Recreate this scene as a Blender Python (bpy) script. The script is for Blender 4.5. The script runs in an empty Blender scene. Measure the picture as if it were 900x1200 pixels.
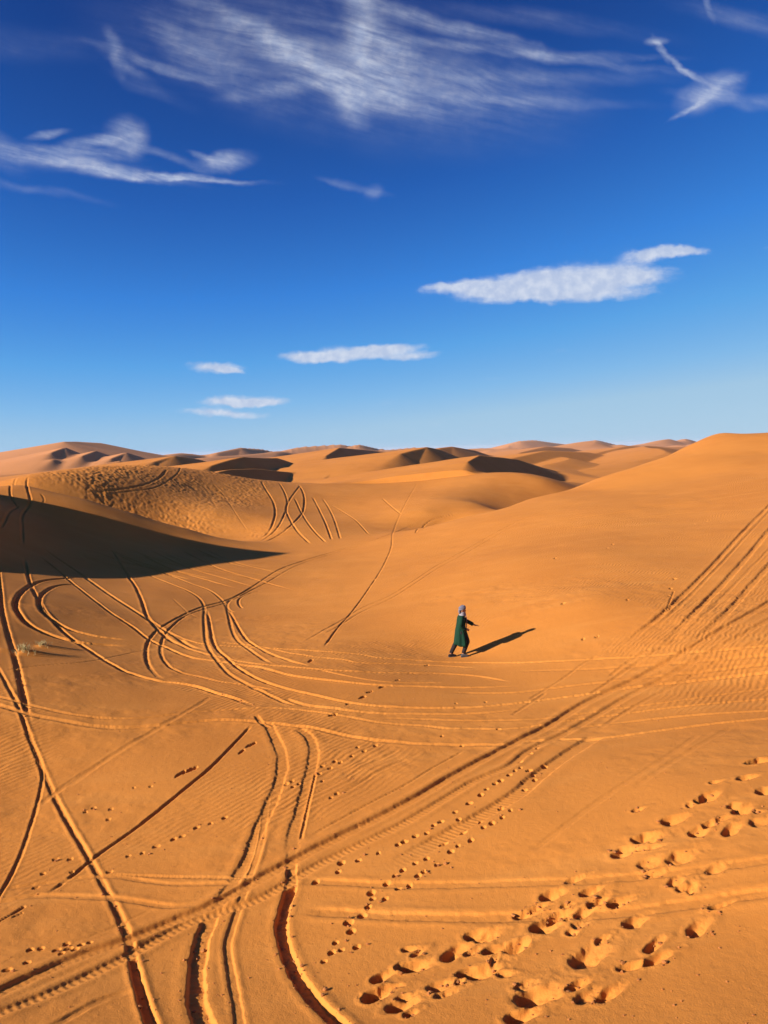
import bpy, bmesh, math, random
import numpy as np
from mathutils import Vector, Matrix

random.seed(7)
scene = bpy.context.scene
COL = scene.collection
R = math.radians

# ------------------------------------------------------------------ camera
F = 890.0                       # focal length in photo pixels (900 x 1200)
HORIZON = 527.0                 # at the middle of the picture; the phone was held a little askew
PITCH = math.atan((600 - HORIZON) / F)
ROLL = R(1.38)
cd = bpy.data.cameras.new("camera")
cam = bpy.data.objects.new("camera", cd)
COL.objects.link(cam)
cam.location = (0, 0, 0)
cam.rotation_euler = (Matrix.Rotation(math.pi / 2 - PITCH, 3, 'X') @ Matrix.Rotation(-ROLL, 3, 'Z')).to_euler()
cd.sensor_fit = 'VERTICAL'
cd.sensor_height = 24.0
cd.lens = 24.0 * F / 1200.0
cd.clip_start = 0.05
cd.clip_end = 40000
scene.camera = cam

cP, sP = math.cos(PITCH), math.sin(PITCH)
def ray(px, py):
    """direction of a photo pixel, scaled so that its y (forward) component is 1"""
    px = np.asarray(px, float); py = np.asarray(py, float)
    a = (px - 450) / F; b = -(py - 600) / F
    xc = a * math.cos(ROLL) + b * math.sin(ROLL); yc = -a * math.sin(ROLL) + b * math.cos(ROLL)
    y = cP + sP * yc
    z = -sP + cP * yc
    return xc / y, z / y
def at(px, py, d):
    u, v = ray(px, py)
    return (float(u * d), float(d), float(v * d))

# ------------------------------------------------------------------ noise
def _hash(ix, iy, seed):
    h = (ix.astype(np.int64) * 374761393 + iy.astype(np.int64) * 668265263 + seed * 1274126177) & 0xFFFFFFFF
    h = ((h ^ (h >> 13)) * 1103515245) & 0xFFFFFFFF
    h = ((h ^ (h >> 16)) * 2246822519) & 0xFFFFFFFF
    return ((h ^ (h >> 15)) & 0xFFFFFF).astype(np.float32) / 8388607.5 - 1.0
def vnoise(x, y, seed=0):
    x = np.asarray(x, np.float64); y = np.asarray(y, np.float64)
    ix = np.floor(x); iy = np.floor(y)
    fx = (x - ix).astype(np.float32); fy = (y - iy).astype(np.float32)
    fx = fx * fx * fx * (fx * (fx * 6 - 15) + 10); fy = fy * fy * fy * (fy * (fy * 6 - 15) + 10)
    a = _hash(ix, iy, seed); b = _hash(ix + 1, iy, seed)
    c = _hash(ix, iy + 1, seed); d = _hash(ix + 1, iy + 1, seed)
    return (a + (b - a) * fx) * (1 - fy) + (c + (d - c) * fx) * fy
def fbm(x, y, seed=0, octv=3, gain=0.5):
    s = 0; a = 1.0; n = 0
    for o in range(octv):
        s = s + a * vnoise(x * (2.03 ** o) + 17.3 * o, y * (2.03 ** o) - 9.1 * o, seed + o)
        n += a; a *= gain
    return s / n
def sstep(a, b, x):
    t = np.clip((x - a) / (b - a), 0, 1)
    return t * t * (3 - 2 * t)
def smax(a, b, k):
    h = np.clip(0.5 + 0.5 * (a - b) / k, 0, 1)
    return b + (a - b) * h + k * h * (1 - h)

# ------------------------------------------------------------------ base terrain
# control points: (photo x, photo y, distance forward in metres)
CP = [
 (450,1200,7.2),(0,1200,7.75),(900,1200,6.3),(200,1200,7.55),(700,1200,6.7),
 (450,1100,9.0),(0,1100,9.9),(900,1100,7.8),(680,1100,8.35),(230,1100,9.5),
 (450,1000,11.35),(0,1000,12.5),(900,1000,9.4),(680,1000,10.35),
 (450,900,15.0),(0,900,15.8),(900,900,12.2),(680,900,13.7),(200,900,15.6),
 (450,850,17.5),(0,850,17.5),(900,850,15.0),(680,850,16.7),
 (450,800,21.1),(0,800,20.3),(900,800,18.2),(680,800,20.1),(200,800,21.6),
 (540,770,24.7),(450,770,24.6),(620,731,26.2),(580,750,25.4),(350,760,26.2),(200,760,26.6),(100,760,25.4),(0,760,23.6),
 (700,760,22.8),(800,760,21.2),(900,760,20.0),
 (900,700,25.5),(900,650,32.5),(900,600,43),(900,560,56),(900,530,69),
 (800,700,26.6),(800,650,34.5),(800,600,47),(800,560,63),
 (700,700,27.2),(700,650,35.6),(700,600,49.5),(700,575,63),
 (600,700,30),(600,650,39.2),(600,610,52),
 (500,700,33.5),(500,650,46),(550,650,42.5),
 (400,700,36.5),(400,650,51.5),(300,660,48),(300,700,38),(200,700,36.5),(100,700,34),(0,700,30.5),
 (200,655,47.5),(100,665,42.5),(0,670,37),
 # right dune crest
 (900,508,82),(870,508.5,80),(935,508,84),(840,508,82),(790,530,79),(740,550,75),(690,565,71),(620,585,65.5),(545,606,60.5),(470,627,57),
 # left spur near side and crest
 (0,640,42),(0,600,48.5),(0,578,52.5),(30,568,56),(100,585,55.5),(160,603,57),(220,620,57.5),(280,635,57.5),(328,641,56.5),
 (100,620,50.5),(200,637,53),(50,600,51),
 # slope with the coarse ripples
 (330,620,64.5),(330,600,74),(250,580,77.5),(250,600,69),(180,575,72),(100,577,66),(300,562,94),(250,553,90.5),(180,547,83.5),(110,547,76.5),(60,553,70),(35,560,66),
 (400,567,97),(400,600,77),(450,570,94),(500,600,71),(500,572,90),(450,600,74),(410,625,63),
 (560,575,85),(560,555,102),(480,564,99),(640,562,92),(560,590,75),
]
WP = [at(*p) for p in CP]
HID = [ # hidden ground, in metres
 (-25,61,-6.6),(-18,62.5,-7.9),(-12,62,-8.3),(-34,61,-5.0),
 (24,84,-7.6),(34,92,-7.2),(15,75,-7.9),(44,98,-5.5),(6,68,-8.0),
 (58,88,-1.6),(60,60,-1.0),(45,40,-1.0),(30,20,-3.2),(22,8,-3.6),(14,1,-3.2),
 (-26,16,-6.6),(-16,6,-6.4),(-46,54,-4.2),(-40,75,-5.9),(-52,95,-6.9),(-60,70,-6.0),(-60,95,-6.6),
 (0,0,-1.75),(1.5,2.0,-2.9),(-2.5,2.0,-3.2),(3.8,3.5,-4.0),(0,3.8,-4.25),(-4,3.8,-4.6),(0,-4,-1.6),(-6,-5,-2.6),(7,-4,-1.8),
 (0,-25,-3),(-25,-20,-5),(25,-20,-2),(-60,0,-6),(60,0,0),(0,-70,-6),(-70,-60,-6),(70,-60,-3),(-90,40,-5),(90,60,0),
 (-28,102,-4.6),(-42,100,-6.6),(-8,106,-6.2),(5,108,-5.6),(30,108,-6.2),(60,110,-5.5),(-80,110,-7),(90,110,-5),
 (-10,130,-8),(20,130,-8),(50,130,-8),(-50,130,-8),(-100,130,-8),(100,130,-7),
 (-60,170,-9),(0,170,-9),(60,170,-9),(120,170,-9),(-120,170,-9),
]
for x, y, z in HID:                # these follow the same tilt of the picture
    k = max(0.0, min(1.0, (y - 5) / 40))
    WP.append((x, y, z + k * (0.0124 * y - 0.0241 * x * min(1, 60 / max(1, abs(x))))))
WP = np.array(WP, float)
def _phi(r2):
    return 0.5 * r2 * np.log(r2 + 1e-9)
def _fit(P, lam=0.6):
    X = P[:, :2] / 20.0
    n = len(P)
    d2 = ((X[:, None] - X[None]) ** 2).sum(-1)
    # far points may be smoothed more than near ones
    dist = np.hypot(P[:, 0], P[:, 1])
    K = _phi(d2) + np.diag(lam * (0.0004 + 0.00006 * dist))
    Q = np.c_[np.ones(n), X]
    A = np.zeros((n + 3, n + 3)); A[:n, :n] = K; A[:n, n:] = Q; A[n:, :n] = Q.T
    b = np.r_[P[:, 2], np.zeros(3)]
    return X, np.linalg.solve(A, b)
TX, TW = _fit(WP)
def near_z(x, y):
    x = np.asarray(x, np.float32) / 20; y = np.asarray(y, np.float32) / 20
    n = len(TX)
    z = TW[n] + TW[n + 1] * x + TW[n + 2] * y
    z = z.astype(np.float32)
    for i in range(n):
        r2 = (x - np.float32(TX[i, 0])) ** 2 + (y - np.float32(TX[i, 1])) ** 2
        z += np.float32(0.5 * TW[i]) * r2 * np.log(r2 + np.float32(1e-7))
    return z

def ridge_field(x, y, lam, ang, seed, warp, sharp=0.80):
    """asymmetric wind-built ridges, 0..1, slip face on the +direction side"""
    c, s = math.cos(ang), math.sin(ang)
    w = x * c + y * s; t = -x * s + y * c
    w = w + warp * fbm(w / (lam * 2.2), t / (lam * 1.6), seed, 2)
    ph = w / lam + 0.35 * vnoise(t / (lam * 1.9), w / (lam * 3), seed + 5)
    fr = ph - np.floor(ph)
    up = fr / sharp; dn = (1 - fr) / (1 - sharp)
    p = np.minimum(up, dn)
    p = np.clip(p, 0, 1)
    p = p * p * (3 - 2 * p) * 0.3 + p * 0.7
    amp = sstep(-0.45, 0.75, fbm(x / (lam * 1.7), y / (lam * 1.7), seed + 9, 2))
    return p * amp

def spine(x, y, pts, wind, lee, k_end=1.0, rnd=1.0):
    """one dune: crest polyline (x,y,z); wind = slope of the windward (left) side, lee = slope of the right side"""
    best = np.full(x.shape, -1e9, np.float32)
    for (ax, ay, az), (bx, by, bz) in zip(pts[:-1], pts[1:]):
        dx, dy = bx - ax, by - ay
        L = math.hypot(dx, dy)
        t = ((x - ax) * dx + (y - ay) * dy) / (L * L)
        tc = np.clip(t, 0, 1)
        s = (x - ax) * dy / L - (y - ay) * dx / L          # + on the right of the crest's direction
        over = np.abs(t - tc) * L
        zc = az + (bz - az) * tc
        q = np.where(s > 0, s * lee, -s * wind * (1 + 0 * s))
        q = np.sqrt((q + 0) ** 2 + (over * (wind * 0.7 + 0.06) * k_end) ** 2)
        best = np.maximum(best, (zc - q).astype(np.float32))
    return best

DUNES = [ # (crest points in photo pixels + distance, windward slope, lee slope)
 ([(548,541,104),(562,533,116),(605,538,132),(648,551,150)], 0.13, 0.60),      # pointed dune in the middle
 ([(470,531,150),(500,524,170),(515,527,186),(535,536,205)], 0.10, 0.55),
 ([(516,525,255),(530,523.5,265),(556,528,290)], 0.12, 0.5),
 ([(248,545,125),(285,535.5,142),(325,537,166),(364,550,190)], 0.10, 0.62),
 ([(240,556,100),(272,550.5,111),(300,549,121),(340,553,134),(384,566,150)], 0.10, 0.62),
 ([(380,560,124),(410,546,152),(440,540,185),(470,537,210)], 0.10, 0.62),
 ([(382,534,215),(398,524.5,240),(436,528,290),(470,531,330)], 0.12, 0.62),
 ([(600,537,190),(640,528,215),(690,530,235),(735,541,250)], 0.10, 0.4),
 ([(690,533,240),(735,522.5,275),(770,524,300),(800,529,320)], 0.09, 0.4),
 ([(610,530,300),(640,523,330),(668,525,350)], 0.09, 0.45),
 ([(180,541,190),(205,534,205),(232,538,225)], 0.10, 0.5),
 # pale far ranges
 ([(228,536,620),(255,530,640),(282,524.5,680),(306,526,720),(330,531,760)], 0.22, 0.5),
 ([(318,532,900),(352,523.5,950),(398,520.5,1000),(420,524,1050),(450,526,1100)], 0.2, 0.5),
 ([(400,526,800),(420,520.5,830),(440,525,880)], 0.25, 0.5),
 ([(455,527,1200),(486,524,1250),(505,526,1300)], 0.2, 0.5),
 ([(594,523,1400),(610,516.5,1450),(626,515.5,1500),(650,519,1600),(668,521,1700)], 0.22, 0.4),
 ([(652,523,1250),(678,519,1300),(697,515.5,1340),(706,517,1400),(722,521,1450)], 0.24, 0.45),
 ([(200,537,900),(224,531.5,950),(240,534,1000)], 0.2, 0.5),
 # the big dune on the left and its shoulders
 ([(-160,545,330),(0,537,360),(45,525,385),(75,517.5,400),(92,517.5,430),(118,519,450),(150,526,470),(190,533,500)], 0.16, 0.30),
 ([(60,530,330),(76,524,350),(90,531,370)], 0.2, 0.55),
 ([(96,534,330),(112,528,350),(126,533,365)], 0.2, 0.55),
 ([(130,537,330),(148,530,350),(164,535,372)], 0.2, 0.55),
 ([(30,548,300),(62,538,315),(78,541,330)], 0.2, 0.55),
 ([(110,546,270),(140,540,285),(158,543,300)], 0.16, 0.5),
]
DUNES = [([at(*p) for p in pts], w, l) for pts, w, l in DUNES]

def base_z(x, y):
    x = np.asarray(x, np.float32); y = np.asarray(y, np.float32)
    r = np.hypot(x, y)
    shp = x.shape
    x = x.ravel(); y = y.ravel(); r = r.ravel()
    z = np.empty_like(x)
    near = r < 190
    if near.any():
        z[near] = near_z(x[near], y[near])
    far = r > 80
    if far.any():
        xf, yf, rf = x[far], y[far], r[far]
        fl = -6.6 - 5.0 * sstep(500, 1500, rf) - 10.0 * sstep(1500, 4000, rf)
        wa = R(-28)
        a1 = ridge_field(xf, yf, 85.0, wa, 3, 40.0, 0.78) * 4.6 * sstep(90, 160, rf) * (1 - sstep(600, 1100, rf))
        a2 = ridge_field(xf, yf, 34.0, wa + 0.2, 23, 14.0, 0.76) * 2.1 * sstep(90, 150, rf) * (1 - sstep(700, 1200, rf))
        env = sstep(350, 800, rf) * (1 - sstep(1800, 2500, rf))
        prof = 0.55 + 0.45 * fbm(np.arctan2(xf, yf) * 11.0, 0 * xf, 77, 2)
        a3 = ridge_field(xf, yf, 210.0, wa - 0.15, 41, 90.0, 0.72) * 11.5 * env * prof
        a4 = ridge_field(xf, yf, 70.0, wa + 0.1, 47, 30.0, 0.7) * 6.0 * env
        zf = fl + a1 + a2 + a3 + a4
        for pts, w, l in DUNES:
            zf = smax(zf, spine(xf, yf, pts, w, l), 0.25 if pts[0][1] < 250 else 0.9)
        b = sstep(100, 175, rf)
        zn = z[far]
        zn = np.where(rf < 190, zn, -50)
        mix = zn * (1 - b) + zf * b
        # placed dunes also show inside the blending belt
        for pts, w, l in DUNES[:6]:
            mix = np.where(rf > 98, smax(mix, spine(xf, yf, pts, w, l), 0.35), mix)
        z[far] = np.where(rf > 98, mix, zn)
    # a dune out of the frame on the left: it throws the long tongue of shade into the valley
    z = smax(z, spine(x, y, OFF_DUNE, 0.45, 0.74, 1.5), 0.8)
    # gentle undulation
    z += (0.10 * fbm(x / 9.0, y / 9.0, 101, 2) * sstep(6, 30, r) + 0.022 * fbm(x / 1.7, y / 1.7, 111, 2)) * (1 - sstep(120, 260, r))
    return z.reshape(shp)
OFF_DUNE = [(-39, 18, -5.0), (-35.5, 27, -3.4), (-34.6, 35.6, -1.3), (-33.6, 42.2, 4.4), (-34.6, 46.4, 0.2), (-37, 52, -3.5)]

_RS = np.exp(np.linspace(math.log(3.0), math.log(2500), 900))
def hit(px, py):
    """walk along the rays of photo pixels to the sand: arrays of x, y"""
    u, v = ray(px, py)
    u = np.atleast_1d(u); v = np.atleast_1d(v)
    X = u[:, None] * _RS[None]; Y = np.broadcast_to(_RS[None], X.shape); Z = v[:, None] * _RS[None]
    D = Z - base_z(X, Y)
    neg = D < 0
    k = np.argmax(neg, 1); ok = neg.any(1) & (k > 0)
    k = np.clip(k, 1, len(_RS) - 1)
    i = np.arange(len(u))
    d0 = D[i, k - 1]; d1 = D[i, k]
    f = d0 / (d0 - d1 + 1e-9)
    y = _RS[k - 1] + (_RS[k] - _RS[k - 1]) * f
    return u * y, y, ok
FINE_DEG = 0.055
FINE_R = 0.0022
SAND_A = (0.56, 0.199, 0.033)
SAND_B = (0.51, 0.175, 0.028)
SAND_C = (0.62, 0.25, 0.052)
SAND_D = (0.26, 0.082, 0.016)
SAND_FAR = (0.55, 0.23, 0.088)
PLAIN = (0.10, 0.08, 0.07)
SKY_AIR = 1.0; SKY_DUST = 0.6; SKY_OZONE = 3.0
EXPOSURE = 0.9
HAZE = 0.00007
# ------------------------------------------------------------------ wheel ruts and footprints pressed into the sand
# each: photo points of the rut's line, half width, depth, height of the pushed-up rims, tread (metres)
TR = []
def tr(pts, h=0.10, dep=0.055, berm=0.03, tread=0.0, fade=(0.06, 0.06)):
    def beyond(p, q):                    # wheels do not stop at the edge of the picture
        L = math.hypot(p[0] - q[0], p[1] - q[1]) or 1
        return [(p[0] + (p[0] - q[0]) / L * k, p[1] + (p[1] - q[1]) / L * k) for k in (90, 190, 300)]
    outside = lambda p: p[0] >= 900 or p[0] <= -8 or p[1] >= 1200
    pts = list(pts); f = list(fade)
    if outside(pts[-1]): pts = pts + beyond(pts[-1], pts[-2]); f[1] = 0
    if outside(pts[0]): pts = beyond(pts[0], pts[1])[::-1] + pts; f[0] = 0
    fade = tuple(f)
    TR.append((pts, h * .66, dep * (.42 if dep <= .061 else .54), berm * .24, tread * .16, fade))
# long rut down the left side
tr([(-3,660),(0,685),(3,715),(10,745),(16,765),(22,790),(28,818),(31,834),(34,850)], .13, .10, .06)
tr([(-8,775),(0,787),(10,806),(20,825),(27,842),(35,865),(45,890),(54,912),(66,938),(80,965),(97,993),(112,1020),(128,1050),(143,1080),(152,1105),(157,1130),(166,1165),(178,1200),(190,1235)], .08, .055, .05, 0, (.03,.0))
tr([(128,1050),(143,1080),(152,1105),(157,1130),(166,1165),(178,1200),(190,1235)], .10, .11, .03, 0, (.35,.0))
tr([(36,866),(46,890),(50,910),(48,925),(43,945),(36,968),(25,1000),(12,1028),(0,1048),(-12,1064)], .06, .05, .02)
# lower left curve
tr([(28,652),(33,675),(38,690),(45,703),(53,717),(62,728),(75,741),(86,750),(100,759),(118,771),(135,781),(150,788),(180,797),(200,800),(227,804),(251,812),(273,818),(289,824),(300,829)], .12, .10, .06)
# tight turn
tr([(92,677),(75,678),(50,681),(36,686),(25,694),(19,703),(18,711),(22,719),(30,729),(42,737),(58,744),(75,749),(88,752),(110,755),(150,757)], .17, .16, .06)
tr([(95,685),(80,685),(65,687),(53,693),(47,700),(45,706),(49,716),(58,724),(70,732),(82,738),(100,743),(120,747),(150,750)], .15, .12, .05)
# long straight pair from the shade
tr([(48,640),(55,646),(75,660),(93,672),(110,684),(130,698),(150,711),(172,725),(190,737),(205,746),(222,757),(244,763)], .14, .07, .075)
tr([(40,648),(50,655),(62,664),(75,675),(92,689),(110,703),(128,717),(142,726),(157,736),(175,750),(192,758),(222,770),(267,777),(307,783),(342,792),(400,799),(444,803),(507,805),(551,806),(620,804)], .11, .07, .05)
# horizontal bundle crossing the floor
tr([(190,737),(202,743),(218,750),(244,755.5),(298,759),(342,761),(400,765),(422,767),(444,771),(489,774),(524,776),(600,777),(650,775),(730,771),(800,766),(905,757)], .10, .055, .035)
tr([(195,748),(222,761),(255,770),(293,777),(333,781),(369,784),(400,786),(444,788),(502,789),(542,791),(569,794),(600,800)], .10, .06, .035)
tr([(250,752),(298,757),(338,765),(370,770),(400,773),(422,777),(467,778),(511,780),(560,783)], .09, .05, .03)
tr([(369,784),(400,791),(433,797),(467,800),(520,800)], .08, .05, .03)
tr([(240,713),(242,715),(245.5,729),(248,744),(252,758),(261,767),(278,782),(300,795),(324,804),(351,811),(378,817),(400,822),(433,827),(467,829),(507,830),(555,829),(600,825),(680,815),(760,804),(905,788)], .10, .07, .045)
tr([(150,664),(163,669),(179,676),(199,684),(217,691),(230,698),(236,704),(240,713),(239,724),(240,740),(242,755),(248,766),(258,779),(264,786),(271,792),(289,802),(307,811),(324,819),(342,825),(370,828),(400,832),(444,836),(489,837),(533,837),(575,835),(640,828)], .10, .06, .045)
tr([(200,781),(211,788),(233,793),(258,799),(289,803),(320,809)], .09, .05, .03)
tr([(335,819),(350,824),(364,827),(400,831)], .10, .07, .04)
tr([(-10,814),(0,817),(22,823),(55,831),(89,838),(124,842),(155,842),(200,838),(244,833),(304,830),(342,831),(400,839),(444,847),(498,851),(524,854),(555,854),(600,854),(700,841),(800,828),(905,819)], .08, .045, .03)
tr([(-10,824),(0,827),(33,837),(67,844),(107,851),(142,853),(178,851),(200,849),(233,845),(267,844),(307,847),(342,851),(364,853),(400,861),(433,867),(467,870),(489,872),(538,873),(564,873),(591,873),(640,868),(697,866),(733,862),(800,853),(850,847),(905,842)], .11, .06, .045)
tr([(430,842),(500,843),(560,845),(640,842),(740,829),(905,806)], .09, .035, .03)
tr([(520,812),(600,812),(680,803),(800,790),(905,778)], .12, .04, .03)
tr([(600,787),(700,784),(800,777),(905,768)], .12, .035, .03)
tr([(640,858),(740,846),(820,838),(905,833)], .10, .04, .04)
# S curve
tr([(150,655.5),(163,660),(179,667),(206,677),(228,685.5),(246,692),(259,702),(263,707),(265.5,711),(268,722),(271,735.5),(276,748),(282,754),(293,762),(309,773),(324,780)], .10, .06, .05)
tr([(268,715),(273,724),(279,735),(288,749),(301,758),(319,767),(341,775),(365,781)], .10, .065, .04)
# curve from the upper right to the hook
tr([(520,602),(480,617),(440,632),(400,644),(372,652),(350,659),(328,667),(310,678),(292,690),(274,700),(259,705.5),(234,712),(212,722),(194,732),(183,740),(174,751),(171,764),(173,778),(181,789),(190,796),(207,801)], .10, .065, .045)
tr([(460,628),(420,640),(380,652),(350,662),(332,671),(314,682),(292,693),(279,700),(263,707),(239,714),(217,722),(203,733),(194,742),(190,751),(188,764),(191,773),(199,782),(214,789),(240,794)], .09, .06, .04)
tr([(306,692),(288,697),(279,703),(279,709),(284,713)], .09, .06, .04)
tr([(280,698),(270,702.5),(265.5,708),(266,713),(271,717),(288,717)], .09, .06, .04)
# steep diagonal out of the shade
tr([(128,642),(134,650),(140,660),(150,675.5),(157,684),(163,696),(168,709),(172,722),(183,735.5),(197,749),(212,757)], .12, .08, .06)
# straight single rut of a motorbike
tr([(296,849),(288,857),(270,876),(245,901),(222,920),(200,938),(160,970),(115,1002),(80,1030),(52,1050)], .06, .07, .015)
# far pair climbing the right dune
tr([(700,578),(660,592),(615,607),(580,625),(550,642),(528,654),(510,664),(483,682),(457,698),(423,713),(403,725.5),(377,740),(350,756)], .09, .05, .03)
tr([(660,596),(615,611),(580,629),(550,646),(528,658),(510,668),(483,686),(457,702),(423,717.5),(403,730),(377,745)], .09, .05, .03)
tr([(487,625),(490,620),(497,615),(506,609),(515,606),(540,601)], .10, .10, .04)
tr([(484,628),(500,618),(530,606),(560,596)], .08, .06, .03)
tr([(489,566),(478,585),(468,605),(460,625),(459,640),(454,653),(446,669),(434,687),(423,703),(410,720),(397,734),(379,759)], .065, .065, .02, .03, (.02,.02))
tr([(448,584),(458,593),(470,603)], .09, .10, .04)
# tracks on the middle slope
tr([(306,564),(312,575),(320,587),(323,600),(321,610),(315,624),(303,632)], .16, .11, .08)
tr([(327,566),(334,578),(337,590),(333,604),(327,616),(318,626),(306,634)], .14, .09, .07)
tr([(350,568),(355,576),(357,585),(355,600),(345,612),(330,625),(311,635)], .16, .11, .08)
tr([(352,569),(342,582),(335,595),(339,607),(348,622),(364,638)], .15, .10, .07)
tr([(345,583),(354,602),(366,620),(382,636)], .14, .09, .07)
tr([(366,582),(374,597),(381,612),(389,633)], .14, .09, .07)
tr([(378,584),(388,600),(394,616),(399,632)], .13, .08, .06)
tr([(388,592),(404,601),(418,611),(432,626)], .10, .07, .05)
tr([(244,562),(262,580),(275,600),(290,622)], .08, .05, .04)
tr([(98,577),(125,575),(150,572),(172,567),(187,560),(196,550)], .20, .09, .10)
tr([(120,580),(150,576),(180,572),(200,562),(210,553),(216,548)], .14, .07, .08)
# tracks on the dune in front of the shade
tr([(20,560),(17,564),(12,573),(12.5,582),(17,590),(22,598)], .11, .09, .06)
tr([(34,558),(31,563),(30,572),(34,578),(36,587),(33,594),(27,600),(25,607),(26,623),(27,640)], .13, .10, .07)
tr([(48,579),(52,584),(52,589),(44,592)], .09, .06, .05)
tr([(22,592),(14,597),(8,603),(5,612),(0,618)], .12, .09, .06)
tr([(0,586),(10,588),(24,590),(40,588)], .1, .06, .05)
# wide ruts over the dune on the right
tr([(905,589),(900,594),(871,623),(842,655),(828,670),(802,696),(767,727),(730,756),(712,770)], .17, .085, .05)
tr([(905,596),(875,628),(846,660),(832,674),(808,699),(775,729),(742,755)], .10, .05, .03)
tr([(905,618),(900,623),(871,658),(842,690),(813,719),(779,756),(766,770)], .20, .085, .05)
tr([(905,658),(900,664),(877,690),(854,716),(831,737),(808,756),(785,775)], .19, .08, .05)
tr([(790,692),(786,702),(780,718)], .05, .06, .02)
tr([(905,640),(870,676),(835,712),(800,745)], .10, .035, .03)
tr([(545,879),(507,900),(478,918),(440,938),(417,950),(363,980)], .06, .03, .015, .012)
tr([(498,880),(444,904),(400,929),(340,955)], .09, .025, .015, .006)
tr([(469,878),(400,913),(330,950)], .09, .022, .015, .006)
tr([(820,860),(760,900),(700,940),(620,1000)], .10, .02, .015)
tr([(860,850),(800,885),(740,925)], .10, .016, .012)
tr([(905,742),(860,765),(800,798),(740,830),(690,862)], .10, .04, .03)
tr([(800,745),(760,768),(720,795),(690,815)], .10, .045, .03)
tr([(762,760),(735,777),(715,792)], .10, .05, .03)
tr([(700,768),(680,780),(660,795),(620,820)], .08, .035, .02)
tr([(640,812),(600,838)], .08, .03, .02)
# the pair that runs to the bottom edge: pressed flat at first, then cutting deep
tr([(312,845),(316,851),(324,869),(331,887),(329,909),(322,930),(310,957),(300,980),(287,1013),(270,1040),(253,1067)], .19, .055, .035, .024, (.05,.25))
tr([(300,980),(287,1013),(270,1040),(253,1067),(240,1093),(233,1120),(230,1147),(230,1173),(239,1200),(250,1235)], .17, .11, .05, .02, (.45,0))
tr([(318,905),(312,945),(305,990),(292,1030),(277,1073),(267,1107),(271,1140),(278,1180),(285,1230)], .09, .035, .04, .0, (.4,0))
tr([(346,853),(356,858),(364,866),(368,882),(364,904),(358,927),(351,953),(344,980),(341,1007)], .19, .05, .03, .024, (.05,.2))
tr([(344,990),(341,1007),(342,1027),(337,1053),(330,1080),(332,1100),(340,1127),(357,1157),(376,1180),(400,1202),(425,1222)], .13, .15, .06, .012, (.18,0))
tr([(370,905),(362,940),(352,985)], .05, .05, .02)
tr([(300,838),(306,847),(316,853)], .09, .06, .03)
# the long diagonal of a car
tr([(905,704),(865,727),(842,740),(800,765),(747,795),(710,812),(680,827),(643,850),(600,872),(560,893),(524,913),(487,935),(433,963),(393,983),(350,1005),(300,1032),(250,1060),(200,1081),(150,1101),(100,1118),(50,1139),(0,1162),(-20,1172)], .20, .085, .10, .008, (0,0,.35))
tr([(905,724),(877,740),(840,760),(783,792),(733,818),(700,838),(667,857),(620,880),(598,897),(555,916),(520,937),(467,968),(400,1000),(367,1017),(300,1055),(233,1077),(187,1100),(140,1125),(67,1160),(0,1187),(-20,1196)], .16, .06, .08, .02, (0,0,.35))
tr([(700,862),(687,870),(660,887),(633,907),(600,934),(533,973),(467,1010),(417,1028)], .30, .075, .04, .02, (.05,.3,.4))
# broad shallow ruts across the bottom
tr([(350,1033),(400,1034),(450,1037),(533,1037),(600,1035),(683,1033),(740,1028),(800,1022),(850,1015),(905,1007)], .15, .036, .035, .0, (.05,0))
tr([(353,1067),(433,1072),(533,1075),(600,1075),(667,1073),(727,1070),(800,1060),(905,1045)], .18, .044, .04, .0, (.05,0))
tr([(127,1025),(183,1027),(267,1029),(300,1028)], .06, .03, .02, .012)
tr([(-10,1058),(0,1057),(50,1050),(133,1053),(200,1062),(240,1058)], .10, .035, .03)
tr([(0,1043),(50,1036),(127,1027),(200,1036),(280,1035)], .08, .03, .02)
tr([(-5,1082),(12,1073),(30,1062)], .05, .05, .02)
tr([(14,1076),(27,1070)], .03, .04, .02)
tr([(-10,1240),(40,1215),(85,1190),(120,1172),(160,1160)], .10, .03, .025)
tr([(0,1128),(60,1112),(120,1092),(180,1065)], .06, .02, .012)
# faint passes in the open floor
tr([(250,815),(200,845),(150,875),(85,915),(40,948)], .10, .022, .014)
tr([(240,822),(190,850),(135,883),(75,925)], .10, .022, .014)
tr([(180,760),(150,766),(105,775),(50,780),(0,786)], .07, .03, .02)
tr([(200,700),(235,725),(300,725),(370,700),(440,676)], .08, .02, .015)
tr([(320,702),(400,690),(480,664),(560,630)], .10, .022, .02)
tr([(640,623),(700,615),(785,603),(905,596)], .18, .03, .05)
tr([(640,612),(730,600),(905,575)], .22, .03, .05)
tr([(560,622),(660,606),(780,580),(905,560)], .22, .025, .04)
tr([(330,657),(280,662),(230,660),(190,650)], .09, .05, .04)
tr([(345,651),(300,655),(250,653),(205,645)], .09, .05, .04)
_rg = random.Random(3)
for k in range(17):                     # the fan of passes that leaves the shade
    x0 = 84 + k * 9.5 + _rg.uniform(-4, 4); y0 = 644 + _rg.uniform(-3, 5)
    ln = _rg.uniform(70, 150); sl = _rg.uniform(.22, .36)
    tr([(x0, y0), (x0 + ln * .33, y0 + ln * .33 * (sl + .12)), (x0 + ln * .66, y0 + ln * .66 * sl + 3), (x0 + ln, y0 + ln * sl)], _rg.uniform(.07, .10), _rg.uniform(.045, .075), .045, 0, (.1, .25))

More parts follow.
